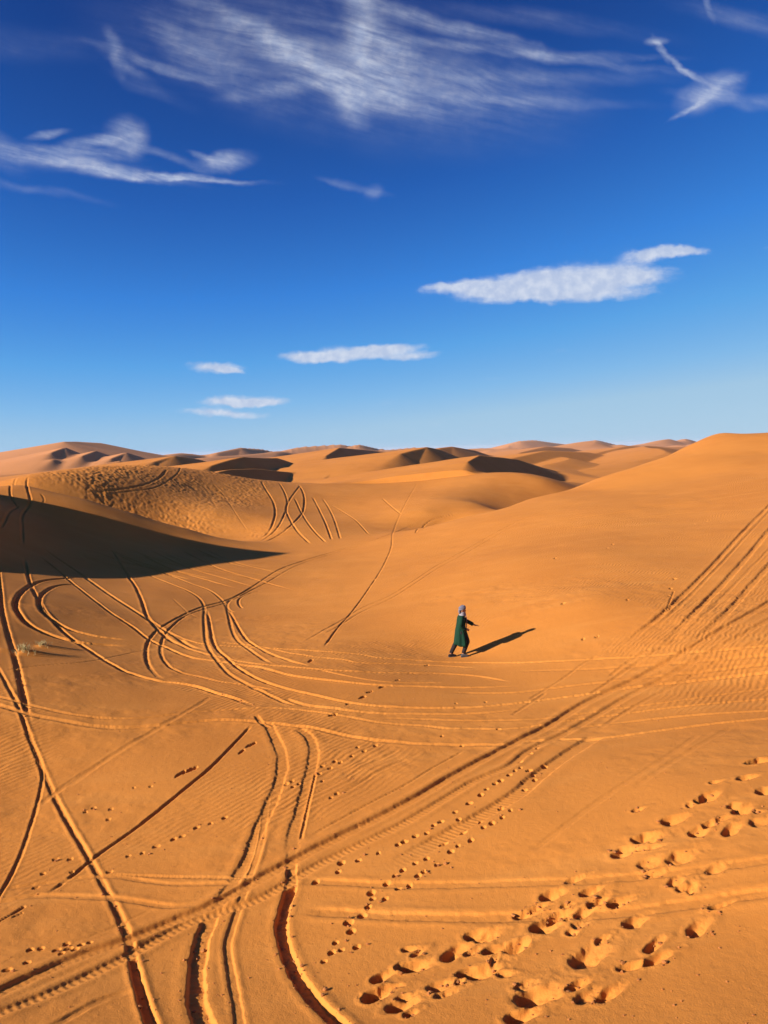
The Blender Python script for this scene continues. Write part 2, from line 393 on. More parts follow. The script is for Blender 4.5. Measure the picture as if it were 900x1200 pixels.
# prints: photo position, length, width, depth, turned this many degrees (0 = long axis points right)
PR = []
def pr(pts, l=.30, w=.13, dep=.07, rot=40, rim=.02, jit=.25):
    for p in pts: PR.append((p, l * .8, w * .75, dep * 1.5, rot, rim * .05, jit))
def c3(ox, oy, s, pts): return [(ox + x / s, oy + y / s) for x, y in pts]
pr(c3(300,880,3,[(890,85),(860,105),(840,115),(810,135),(790,155),(750,185),(700,215),(650,250),(625,262),(600,290),(560,300),(520,320),(500,330),(430,360),(360,385),(300,395),(290,425)]), .13, .11, .07)
pr(c3(300,880,3,[(860,195),(790,245),(730,285),(660,325),(600,380),(560,395),(515,420),(490,440),(460,465),(405,500),(395,550),(375,575),(325,605),(335,635),(280,675),(265,710),(240,740)]), .14, .12, .08)
pr(c3(300,880,3,[(895,210),(865,235),(830,255),(800,270),(755,315),(710,335),(685,355),(635,400),(590,425),(570,440),(540,472),(500,485),(455,520),(410,520),(355,690),(300,700),(210,460),(712,242)]), .13, .11, .07)
pr(c3(600,740,3,[(80,515),(45,550),(10,490),(30,480),(60,490)]), .13, .11, .07)
pr([(610,893),(622,884),(630,876),(612,916),(625,907),(638,897)], .13, .11, .06)
pr([(8,1137),(35,1113),(32,1128),(48,1111),(72,1118),(80,1112),(95,1108),(105,1105),(66,1113),(78,1106),(88,1113)], .11, .09, .07, 25)
pr([(65,1007),(82,1007),(50,1024),(42,1040),(84,1022),(128,1022)], .12, .08, .06, 30)
pr([(466,797),(484,789),(500,780),(448,805),(433,811),(425,817),(408,825),(390,838)], .30, .11, .08, 35)
pr([(364,774),(294,873),(283,881),(224,902),(211,907)], .42, .11, .08, 55)
pr(c3(200,740,4.5,[(800,710),(840,720),(865,685),(895,690),(785,750),(800,790),(645,820),(675,805),(610,805),(640,790),(845,875),(875,855)]), .12, .09, .06)
pr(c3(400,740,4.5,[(85,610),(120,632),(180,602),(55,658),(605,380),(760,372),(530,552),(635,598),(830,515)]), .13, .10, .06)
pr(c3(640,580,3.46,[(600,118),(650,108),(520,340),(505,380),(500,410),(36,257),(270,200),(250,215),(70,440),(330,425),(205,575),(150,585)]), .2, .12, .05)
pr(c3(0,880,3,[(450,370),(500,360),(550,335),(610,310),(640,300),(690,270),(740,255),(790,235),(380,240),(300,215),(330,200),(390,205),(470,130),(530,125),(640,80),(680,65)]), .12, .08, .04)
# deep boot prints with a pushed-out lobe
BP = []
def bp(x, y, l, w, dep, lobe, rot=25): BP.append((x, y, l * .95, w * .92, dep * 1.08, lobe * .12, rot))
for a in [(527,1121,.34,.24,.10,.05),(552,1098,.26,.20,.08,.05),(566,1100,.30,.22,.07,.05),(542,1142,.24,.16,.12,.05),(435,1170,.27,.24,.14,.06),(464,1181,.30,.24,.13,.05),(478,1190,.14,.12,.10,.02),
          (479,1134,.32,.24,.13,.06),(442,1148,.22,.18,.10,.03),(576,1114,.30,.17,.10,.04),(560,1142,.34,.26,.09,.05),(598,1111,.26,.2,.12,.04),(510,1158,.26,.2,.06,.05),
          (642,1052,.30,.25,.10,.05),(688,1047,.30,.18,.09,.05),(695,1060,.24,.18,.06,.04),(680,1072,.26,.16,.07,.04),(632,1088,.36,.30,.12,.06),(608,1073,.22,.15,.08,.03),(650,1075,.3,.14,.07,.03),
          (740,1082,.30,.22,.10,.06),(815,1092,.34,.2,.09,.07),(763,1111,.30,.15,.08,.06),(765,1127,.32,.16,.09,.07),(735,1134,.26,.15,.08,.06),(684,1126,.44,.34,.10,.09),(622,1170,.44,.36,.12,.09),
          (672,1158,.26,.16,.08,.04),(708,1168,.34,.18,.09,.07),(683,1171,.3,.2,.05,.05),(605,1194,.3,.24,.12,.05),(603,1113,.3,.22,.11,.05),(720,1060,.3,.2,.05,.05),
          (888,892,.36,.26,.11,.05),(880,894,.24,.2,.08,.03),(872,912,.30,.22,.09,.05),(895,928,.34,.26,.12,.05),(829,935,.34,.26,.10,.04),(820,939,.26,.22,.08,.03),(867,952,.32,.26,.11,.04),(858,945,.2,.16,.06,.03),
          (785,963,.38,.28,.10,.07),(830,967,.26,.17,.08,.04),(815,977,.28,.24,.09,.04),(855,975,.36,.22,.09,.05),(752,984,.36,.28,.11,.06),(727,1001,.34,.24,.09,.06),(757,1014,.3,.24,.05,.05),(792,1008,.4,.3,.07,.04),(745,950,.18,.12,.06,.04),(888,964,.34,.24,.05,.05),(835,1020,.25,.18,.05,.04),(790,1035,.25,.2,.06,.04),(800,1042,.22,.16,.05,.03),(840,1063,.3,.12,.05,.03)]:
    bp(*a)

_rg = random.Random(21)
for k in range(34):                      # lesser scuffs strewn along the same walk
    t = _rg.random(); bx = 420 + 480 * t; by = 1185 - 270 * t ** 1.15
    bp(bx + _rg.gauss(0, 24), by + _rg.gauss(0, 24), _rg.uniform(.12, .26), _rg.uniform(.09, .18), _rg.uniform(.02, .05), _rg.uniform(0, .03), _rg.uniform(0, 60))

def smooth_line(pts, step=2.5):
    """Catmull-Rom through photo points, then evenly spaced"""
    P = np.array([(2 * np.array(pts[0]) - np.array(pts[1]))] + [np.array(p) for p in pts] + [(2 * np.array(pts[-1]) - np.array(pts[-2]))], float)
    out = []
    for i in range(1, len(P) - 2):
        n = max(2, int(np.hypot(*(P[i + 1] - P[i])) / step))
        t = np.linspace(0, 1, n, endpoint=False)[:, None]
        p0, p1, p2, p3 = P[i - 1], P[i], P[i + 1], P[i + 2]
        out.append(0.5 * ((2 * p1) + (-p0 + p2) * t + (2 * p0 - 5 * p1 + 4 * p2 - p3) * t ** 2 + (-p0 + 3 * p1 - 3 * p2 + p3) * t ** 3))
    out.append(P[-2:-1])
    return np.concatenate(out)

def grid_box(x0, y0, x1, y1, m):
    """rows and columns of the grid that cover a box in front of the viewer"""
    xs = np.array([x0 - m, x1 + m]); ys = np.array([max(y0 - m, .6), y1 + m])
    cx, cy = np.meshgrid(xs, ys)
    th = np.arctan2(cx, cy); near_x = np.clip(0, x0 - m, x1 + m)
    rmin = math.hypot(near_x, ys[0]); rmax = np.hypot(cx, cy).max()
    a, b = np.searchsorted(RR, [rmin, rmax]); c, d = np.searchsorted(TH, [th.min(), th.max()])
    return max(a - 1, 0), b + 1, max(c - 1, 0), d + 1

CRUMBS = []          # where kicked-up clods lie: (x, y, spread, size)
def apply_marks():
    lines = [smooth_line(t[0]) for t in TR]
    n = [len(l) for l in lines]
    allp = np.concatenate(lines)
    hx, hy, ok = hit(allp[:, 0], allp[:, 1])
    k0 = 0
    DZ = np.zeros(GX.shape, np.float32)       # what wheels and feet have done to the smooth sand
    for ti, (t, ln) in enumerate(zip(TR, n)):
        X = hx[k0:k0 + ln]; Y = hy[k0:k0 + ln]; K = ok[k0:k0 + ln]; k0 += ln
        X, Y = X[K], Y[K]
        # drop jumps over a crest
        if len(X) < 3: continue
        st = np.hypot(np.diff(X), np.diff(Y)); good = st < np.maximum(2.5, 6 * np.median(st))
        _, h, dep, berm, tread, fade = t
        m = h * 3.2 + .1
        # soften the digitising noise
        for _ in range(3):
            X[1:-1] = .25 * X[:-2] + .5 * X[1:-1] + .25 * X[2:]
            Y[1:-1] = .25 * Y[:-2] + .5 * Y[1:-1] + .25 * Y[2:]
        S = np.r_[0, np.cumsum(np.hypot(np.diff(X), np.diff(Y)))]; TOT = S[-1]
        a, b, c, d = grid_box(X.min(), Y.min(), X.max(), Y.max(), m)
        gx = GX[a:b, c:d]; gy = GY[a:b, c:d]
        best = np.full(gx.shape, 9.0, np.float32); arc = np.zeros(gx.shape, np.float32)
        for i in range(len(X) - 1):
            if not good[i]: continue
            x0, y0, x1, y1 = X[i], Y[i], X[i + 1], Y[i + 1]
            L = math.hypot(x1 - x0, y1 - y0)
            if L < 1e-4: continue
            a2, b2, c2, d2 = grid_box(min(x0, x1), min(y0, y1), max(x0, x1), max(y0, y1), m)
            a2, b2, c2, d2 = max(a2, a), min(b2, b), max(c2, c), min(d2, d)
            if b2 <= a2 or d2 <= c2: continue
            sx = GX[a2:b2, c2:d2] - x0; sy = GY[a2:b2, c2:d2] - y0
            dx, dy = (x1 - x0) / L, (y1 - y0) / L
            al = np.clip(sx * dx + sy * dy, 0, L)
            ds = np.hypot(sx - al * dx, sy - al * dy)
            bb = best[a2 - a:b2 - a, c2 - c:d2 - c]; aa = arc[a2 - a:b2 - a, c2 - c:d2 - c]
            cl = ds < bb
            bb[cl] = ds[cl]; aa[cl] = (S[i] + al)[cl]
        sel = best < m
        if not sel.any(): continue
        s = best[sel]; u = arc[sel]; x = gx[sel]; y = gy[sel]
        nz = fbm(x / .55, y / .55, 200 + ti, 3); n2 = fbm(x / 2.3, y / 2.3, 300 + ti, 2); n3 = vnoise(x / .16, y / .16, 400 + ti)
        n4 = vnoise(x / .065, y / .065, 500 + ti)
        if len(fade) > 2: nz, n2, n3, n4 = nz * fade[2], n2 * fade[2], n3 * fade[2], n4 * fade[2]
        s = s * (1 + .15 * nz) + h * (.10 * n3 + .08 * n4 + .10 * n2)
        f0 = sstep(0, max(fade[0], 1e-4), u / TOT) if fade[0] > 0 else 1
        f1 = sstep(0, max(fade[1], 1e-4), 1 - u / TOT) if fade[1] > 0 else 1
        amp = f0 * f1 * (1 + .30 * n2)
        groove = 1 - sstep(.62 * h, 1.08 * h, s)
        b1 = .62 * np.exp(-((s - 1.6 * h) / (.62 * h)) ** 2) * np.clip(1 + .45 * nz + .25 * n3 + .45 * n2, 0, 2)
        dz = amp * (-dep * groove + berm * b1)
        dz = dz + amp * groove * .10 * dep * (n3 + n4)
        if tread > 0:
            dz += amp * groove * tread * np.sin(u * 2 * math.pi / .09 + np.sign(vnoise(x / .1, y / .1, 9)) * .3)
        # the newer wheel wipes out what it runs over
        sub = DZ[a:b, c:d]
        sub[sel] = sub[sel] * (1 - .8 * np.clip(amp, 0, 1) * (1 - sstep(.95 * h, 1.5 * h, s))) + dz
        if dep >= .05 and Y.min() < 24:
            for q in range(0, len(X) - 1, 3):
                if Y[q] < 24: CRUMBS.append((X[q], Y[q], h * 2.0, .9))
    GZ[:] += DZ
    # prints
    P = np.array([p[0] for p in PR] + [b[:2] for b in BP], float)
    hx, hy, ok = hit(P[:, 0], P[:, 1])
    rg = random.Random(5)
    for i, (p, l, w, dep, rot, rim, jit) in enumerate(PR):
        if not ok[i]: continue
        sc = 1 + rg.uniform(-jit, jit)
        ang = R(rot + rg.uniform(-25, 25)); ca, sa = math.cos(ang), math.sin(ang)
        a, b, c, d = grid_box(hx[i], hy[i], hx[i], hy[i], l * 1.6)
        gx = GX[a:b, c:d] - hx[i]; gy = GY[a:b, c:d] - hy[i]
        e = np.hypot((gx * ca + gy * sa) / (l * .5 * sc), (-gx * sa + gy * ca) / (w * .5 * sc))
        e = e * (1 + .2 * vnoise(gx / .06 + i * 7, gy / .06, 31))
        GZ[a:b, c:d] += -dep * sc * (1 - sstep(.6, 1.05, e)) + rim * np.exp(-((e - 1.35) / .28) ** 2)
        if hy[i] < 16: CRUMBS.append((hx[i] + .05, hy[i] + .04, .12, .6))
    for j, (px, py, l, w, dep, lobe, rot) in enumerate(BP):
        i = len(PR) + j
        if not ok[i]: continue
        ang = R(rot + rg.uniform(-22, 22)); ca, sa = math.cos(ang), math.sin(ang)
        a, b, c, d = grid_box(hx[i], hy[i], hx[i], hy[i], l * 2.4)
        gx = GX[a:b, c:d] - hx[i]; gy = GY[a:b, c:d] - hy[i]
        u = gx * ca + gy * sa; v = -gx * sa + gy * ca
        wob = 1 + .16 * vnoise(u / .11 + j * 5, v / .11, 37)
        # steep on the heel side (left), running out on the right
        e = np.hypot(np.where(u < 0, u / (l * .42), u / (l * 1.2)), v / (w * .50)) * wob
        pit = np.where(u < 0, 1 - sstep(.55, 1.06, e), (1 - sstep(.55, 1.1, e)) * np.clip(1 - np.maximum(u - .22 * l, 0) / (l * 1.05), .0, 1) ** 1.7)
        lb = np.exp(-(((u - l * .75) / (l * .42)) ** 2 + (v / (w * .62)) ** 2))
        rim = np.exp(-((e - 1.35) / .35) ** 2) * .006
        rough = .012 * fbm(gx / .05 + j, gy / .05, 71, 2) * np.exp(-(e / 1.1) ** 2)
        GZ[a:b, c:d] += -dep * pit + lobe * .8 * lb + rim + rough
        CRUMBS.append((hx[i], hy[i], l * .6, 1.6))
    # trampled crust on the slope behind the shade: pock marks as of many feet
    a, b, c, d = grid_box(-50, 58, -2, 98, 1)
    gx = GX[a:b, c:d]; gy = GY[a:b, c:d]
    msk = sstep(60, 63, gy) * (1 - sstep(95, 99, gy)) * (1 - sstep(-20, -8, gx + .5 * fbm(gx / 5, gy / 5, 5, 2) * 8)) * sstep(-54, -48, gx)
    msk = msk * np.clip(.75 + 1.1 * fbm(gx / 4.5, gy / 7, 63, 2), .15, 1.4)
    GZ[a:b, c:d] += msk * (.022 * vnoise(gx / .34, gy / .4, 61) + .040 * vnoise(gx / .20, gy / .22, 67) + .012 * vnoise(gx / .9, gy / 1.2, 69))
    # small drifts behind the grass tufts
    tx, ty, _ = hit([30, 52, 4], [766, 758.5, 762])
    for x, y, hh in zip(tx, ty, (.13, .09, .07)):
        a, b, c, d = grid_box(x, y, x, y, 2.2)
        gx = GX[a:b, c:d] - x; gy = GY[a:b, c:d] - y
        u = gx * .95 + gy * .3; v = -gx * .3 + gy * .95
        GZ[a:b, c:d] += hh * np.exp(-(v / .22) ** 2) * np.where(u < 0, np.exp(-(u / .22) ** 2), np.exp(-(u / .75) ** 2))
    # churned band along the floor and lumps round the bottom ruts
    a, b, c, d = grid_box(-6, 5, 12, 30, 1)
    gx = GX[a:b, c:d]; gy = GY[a:b, c:d]
    hh = fbm(gx / .5, gy / .5, 81, 3)
    GZ[a:b, c:d] += .002 * fbm(gx / .09, gy / .09, 85, 2)
    ms = sstep(.05, .5, fbm(gx / 3.5, gy / 2.0, 83, 2) + .25)
    GZ[a:b, c:d] += .018 * hh * ms
# ------------------------------------------------------------------ sky and clouds
# clouds by place in the sky (a chart of the sky round one fixed direction): x, y, half length, half width, turn, strength
CLOUD_LOW = [
 (600,337,95,17,-3,1.0),(680,329,90,21,-3,1.2),(545,337,55,8,0,.9),(520,336,30,4,0,.5),(640,345,100,11,0,.7),(735,322,60,13,2,.9),(768,299,48,8,-4,1.3),(800,298,32,5,2,.8),(735,345,110,9,0,.32),
 (404,409,72,10,-1,1.25),(455,403,42,6,-3,1.0),(362,412,42,7,3,1.0),(476,412,40,5,-3,.9),
 (246,420,30,7,4,1.35),(262,424,18,2.5,8,.8),
 (270,459,46,8,-2,1.35),(300,461,40,5,1,1.0),
 (252,474,50,6,1,1.3),(180,489,34,4,2,.28),(343,430,16,3.5,-10,.35),(645,413,20,4.5,-10,.4),(572,444,30,3,0,.32),
 (470,467,110,6,0,.30),(120,500,160,7,1,.22),(500,496,240,8,-1,.26),(850,400,60,4,4,.2),(897,299,12,3,0,.4),(885,412,30,3,0,.15),
]
CLOUD_HIGH = [
 (400,70,190,58,14,.30),(330,50,90,16,26,.42),(300,25,70,9,30,.45),(395,88,80,14,22,.5),(345,97,60,7,-6,.45),(432,25,18,48,-24,.7),(448,66,30,34,10,.85),(415,118,14,22,-36,.6),(450,112,60,9,16,.55),(520,95,120,26,8,.34),
 (590,57,170,5,9,.42),(540,32,140,6,15,.36),(500,14,90,6,16,.4),(690,66,80,4,3,.30),(570,112,130,6,5,.30),(640,90,110,8,3,.18),(250,60,60,20,40,.25),(215,45,14,40,-40,.20),
 (188,66,64,5,20,.42),(138,50,7,22,-20,.46),(150,66,26,5,30,.30),(180,95,40,6,26,.12),
 (0,160,28,14,35,.45),(60,172,80,11,9,.42),(128,187,74,6,11,1.0),(195,197,75,3.6,4,1.0),(245,202,40,2.0,1,.7),(147,147,17,17,25,1.15),(108,152,30,6,-10,.7),(58,143,18,4,-10,.8),(122,151,8,7,0,.7),(88,165,50,5,6,.5),(268,180,26,8,-8,.95),(240,176,14,3,20,.5),(188,168,50,4,24,.32),(50,210,55,4,12,.2),
 (838,115,30,13,-24,.75),(832,122,16,6,-30,.5),(864,102,16,4,-30,.4),(800,82,26,2.6,40,.6),(822,97,22,3,30,.45),(779,62,14,3,62,.75),(772,50,10,3.5,0,.8),(872,126,56,7,8,.38),(812,134,20,2.2,-24,.7),(870,26,60,9,14,.28),(831,8,4,16,-14,.4),
 (414,212,30,3.5,14,.34),(437,217,8,7,0,.42),(30,38,80,16,4,.10),(620,18,120,9,10,.14),
]
def sky_colour(nt, sky):
    N = nt.nodes.new; L = nt.links.new
    K = 1.0 / (2 ** EXPOSURE * 0.12)
    def vm(op, a, b=None, s=None):
        x = N("ShaderNodeVectorMath"); x.operation = op
        for k, v in ((0, a), (1, b)):
            if v is None: continue
            if isinstance(v, tuple): x.inputs[k].default_value = v
            else: L(v, x.inputs[k])
        if s is not None:
            if isinstance(s, float): x.inputs["Scale"].default_value = s
            else: L(s, x.inputs["Scale"])
        return x.outputs["Value"] if op in ('DOT_PRODUCT', 'LENGTH') else x.outputs["Vector"]
    def ma(op, a, b=None, c=None, clamp=False):
        x = N("ShaderNodeMath"); x.operation = op; x.use_clamp = clamp
        for k, v in ((0, a), (1, b), (2, c)):
            if v is None: continue
            if isinstance(v, (int, float)): x.inputs[k].default_value = v
            else: L(v, x.inputs[k])
        return x.outputs[0]
    def mr(v, a, c, d=0.0, e=1.0):
        x = N("ShaderNodeMapRange"); x.interpolation_type = 'SMOOTHSTEP'; L(v, x.inputs[0])
        for k, q in zip((1, 2, 3, 4), (a, c, d, e)): x.inputs[k].default_value = q
        return x.outputs[0]
    # depth of blue taken from the Nishita sky
    sep = N("ShaderNodeSeparateColor"); L(sky.outputs[0], sep.inputs[0])
    ramp = N("ShaderNodeValToRGB"); cr = ramp.color_ramp
    stops = [(.55,(.005,.032,.185)),(.79,(.008,.045,.232)),(1.21,(.018,.114,.455)),(1.755,(.042,.227,.695)),(2.6,(.104,.37,.79)),(3.7,(.22,.485,.81)),(4.8,(.355,.57,.775)),(6.6,(.41,.61,.78)),(8.0,(.55,.47,.36))]
    for i, (p, c) in enumerate(stops):
        e = cr.elements[i] if i < 2 else cr.elements.new(p / 8)
        e.position = p / 8; e.color = c + (1,)
    cr.elements[0].position = stops[0][0] / 8
    L(ma('MULTIPLY', sep.outputs[0], 1.05 / 8), ramp.inputs[0])
    # the bright, warm part of the sky round the sun
    glow = ma('MULTIPLY', ma('MAXIMUM', ma('SUBTRACT', sep.outputs[0], 6.8), 0.0), .4)
    tint = N("ShaderNodeCombineXYZ"); tint.inputs[0].default_value = 1.0; tint.inputs[1].default_value = .66; tint.inputs[2].default_value = .34
    blue = vm('SCALE', vm('ADD', ramp.outputs[0], vm('SCALE', tint.outputs[0], s=glow)), s=K)
    # chart of the sky in hundreds of units
    tc = N("ShaderNodeTexCoord"); d = tc.outputs["Generated"]
    df = vm('DOT_PRODUCT', d, (0, cP, -sP)); dfc = ma('MAXIMUM', df, 0.05)
    U = ma('MULTIPLY_ADD', ma('DIVIDE', vm('DOT_PRODUCT', d, (1, 0, 0)), dfc), F / 100, 4.5)
    V = ma('MULTIPLY_ADD', ma('DIVIDE', vm('DOT_PRODUCT', d, (0, sP, cP)), dfc), -F / 100, 6.0)
    cx = N("ShaderNodeCombineXYZ"); L(U, cx.inputs[0]); L(V, cx.inputs[1]); P0 = vm('ADD', cx.outputs[0], (-.10, -.05, 0))
    front = mr(df, 0.1, 0.3)
    def noise(vec, scale, detail=4.0, rough=.55, dist=0.0, colour=False):
        n = N("ShaderNodeTexNoise"); n.inputs["Scale"].default_value = scale; n.inputs["Detail"].default_value = detail
        n.inputs["Roughness"].default_value = rough; n.inputs["Distortion"].default_value = dist
        L(vec, n.inputs["Vector"]); return n.outputs["Color"] if colour else n.outputs["Fac"]
    def mapping(vec, loc, rot, scale, typ='TEXTURE'):
        m = N("ShaderNodeMapping"); m.vector_type = typ; L(vec, m.inputs["Vector"])
        m.inputs["Location"].default_value = loc + (0,) if len(loc) == 2 else loc
        m.inputs["Rotation"].default_value = (0, 0, R(rot)); m.inputs["Scale"].default_value = scale
        return m.outputs["Vector"]
    def warp(vec, scale, amp, det):
        c = vm('SUBTRACT', noise(vec, scale, det, .6, 0, True), (.5, .5, .5))
        return vm('ADD', vec, vm('MULTIPLY', c, (amp, amp * .6, 0)))
    def total(vec, blobs, outer, inner):
        acc = None; src = vec
        for i, (x, y, l, w, r, s) in enumerate(blobs):
            if i and i % 5 == 0:        # an order of evaluation that keeps few values alive at once
                x3 = N("ShaderNodeVectorMath"); x3.operation = 'MULTIPLY_ADD'
                L(acc, x3.inputs[0]); x3.inputs[1].default_value = (1e-7,) * 3; L(src, x3.inputs[2]); vec = x3.outputs[0]
            q = vm('LENGTH', mapping(vec, (x / 100, y / 100), r, (l / 100, w / 100, 1)))
            v = mr(q, outer, inner, 0.0, s)
            acc = v if acc is None else ma('ADD', acc, v)
        return acc
    # low clouds: soft rims, torn into wisps by noise
    Pl = warp(warp(P0, 1.5, .30, 3.0), 7.0, .12, 5.0)
    lo = total(Pl, CLOUD_LOW, 1.55, 0.0)
    ln = noise(mapping(P0, (0, 0), -4, (2.0, .8, 1)), 5.0, 8.0, .68)
    ed = mr(ma('ADD', lo, ma('MULTIPLY', ma('SUBTRACT', ln, .5), 1.5)), .20, 1.35)
    lo = ma('MULTIPLY', ed, mr(lo, .02, .45))
    # high cirrus: combed into fine fibres
    Ph = warp(warp(P0, .8, .42, 2.0), 3.0, .16, 5.0)
    hi = total(Ph, CLOUD_HIGH, 1.9, 0.0)
    Pf = warp(P0, .7, .55, 2.0)
    fib = ma('ADD', ma('MULTIPLY', noise(mapping(Pf, (0, 0), 15, (2.2, .30, 1)), 2.2, 8.0, .60), .72), ma('MULTIPLY', noise(mapping(Ph, (2, 5), 19, (2.4, .16, 1)), 2.6, 6.0, .62), .28))
    big = noise(P0, 1.3, 5.0, .6)
    fb = ma('ADD', ma('MULTIPLY', fib, .62), ma('MULTIPLY', big, .38))
    hi = ma('MULTIPLY', ma('MINIMUM', hi, 1.2), mr(fb, .33, .70, .20, 1.05))
    al = ma('MULTIPLY', ma('MAXIMUM', ma('MULTIPLY', lo, .88), ma('MULTIPLY', hi, .76)), front, clamp=True)
    shade = mr(noise(P0, 7.0, 4.0), .35, .7)
    cm = N("ShaderNodeMix"); cm.data_type = 'RGBA'; L(shade, cm.inputs[0])
    cm.inputs[6].default_value = (.52, .60, .78, 1); cm.inputs[7].default_value = (.70, .75, .86, 1)
    cc = vm('SCALE', cm.outputs[2], s=K)
    mx = N("ShaderNodeMix"); mx.data_type = 'RGBA'; L(al, mx.inputs[0]); L(blue, mx.inputs[6]); L(cc, mx.inputs[7])
    mx.clamp_factor = True
    return mx.outputs[2]
# ------------------------------------------------------------------ the sheet of sand
def make_grid():
    fine = np.arange(-31.0, 31.0001, FINE_DEG)
    out = [31.0]; st = FINE_DEG
    while out[-1] < 180:
        st = min(st * 1.12, 4.0); out.append(out[-1] + st)
    out = np.array(out[1:]); out = out[out < 178.5]
    th = np.r_[-out[::-1], fine, out]
    rr = [0.25]
    while rr[-1] < 9000:
        r = rr[-1]
        k = 0.05 if r < 3.6 else (FINE_R if r < 112 else (FINE_R * 2.4 if r < 700 else FINE_R * 5))
        rr.append(r * (1 + k))
    return R(1) * th, np.array(rr)
TH, RR = make_grid()
GX = (np.sin(TH)[None, :] * RR[:, None]).astype(np.float32)
GY = (np.cos(TH)[None, :] * RR[:, None]).astype(np.float32)
GZ = base_z(GX, GY)
apply_marks()

def build_ground():
    nr, nt = GX.shape
    V = np.empty((nr * nt + 1, 3), np.float32)
    V[:-1, 0] = GX.ravel(); V[:-1, 1] = GY.ravel(); V[:-1, 2] = GZ.ravel()
    V[-1] = (0, 0, GZ[0].mean())
    i = np.arange(nr - 1)[:, None] * nt
    j = np.arange(nt)[None, :]
    j2 = (j + 1) % nt
    Q = np.stack([i + j, i + j2, i + nt + j2, i + nt + j], -1).reshape(-1, 4)[:, ::-1].astype(np.int32)
    j = np.arange(nt)
    T = np.stack([np.full(nt, nr * nt), (j + 1) % nt, j], -1)[:, ::-1].astype(np.int32)
    nq, ntri = len(Q), len(T)
    me = bpy.data.meshes.new("desert_sand")
    me.vertices.add(len(V)); me.vertices.foreach_set("co", V.ravel())
    me.loops.add(nq * 4 + ntri * 3)
    me.loops.foreach_set("vertex_index", np.r_[Q.ravel(), T.ravel()])
    me.polygons.add(nq + ntri)
    me.polygons.foreach_set("loop_start", np.r_[np.arange(nq) * 4, nq * 4 + np.arange(ntri) * 3].astype(np.int32))
    me.polygons.foreach_set("use_smooth", np.ones(nq + ntri, bool))
    me.update(calc_edges=True)
    # flip if the faces look down
    if me.polygons[nq // 2].normal.z < 0:
        me.flip_normals()
    o = bpy.data.objects.new("desert_sand", me)
    COL.objects.link(o)
    o["kind"] = "structure"
    me.materials.append(sand_material())
    return o

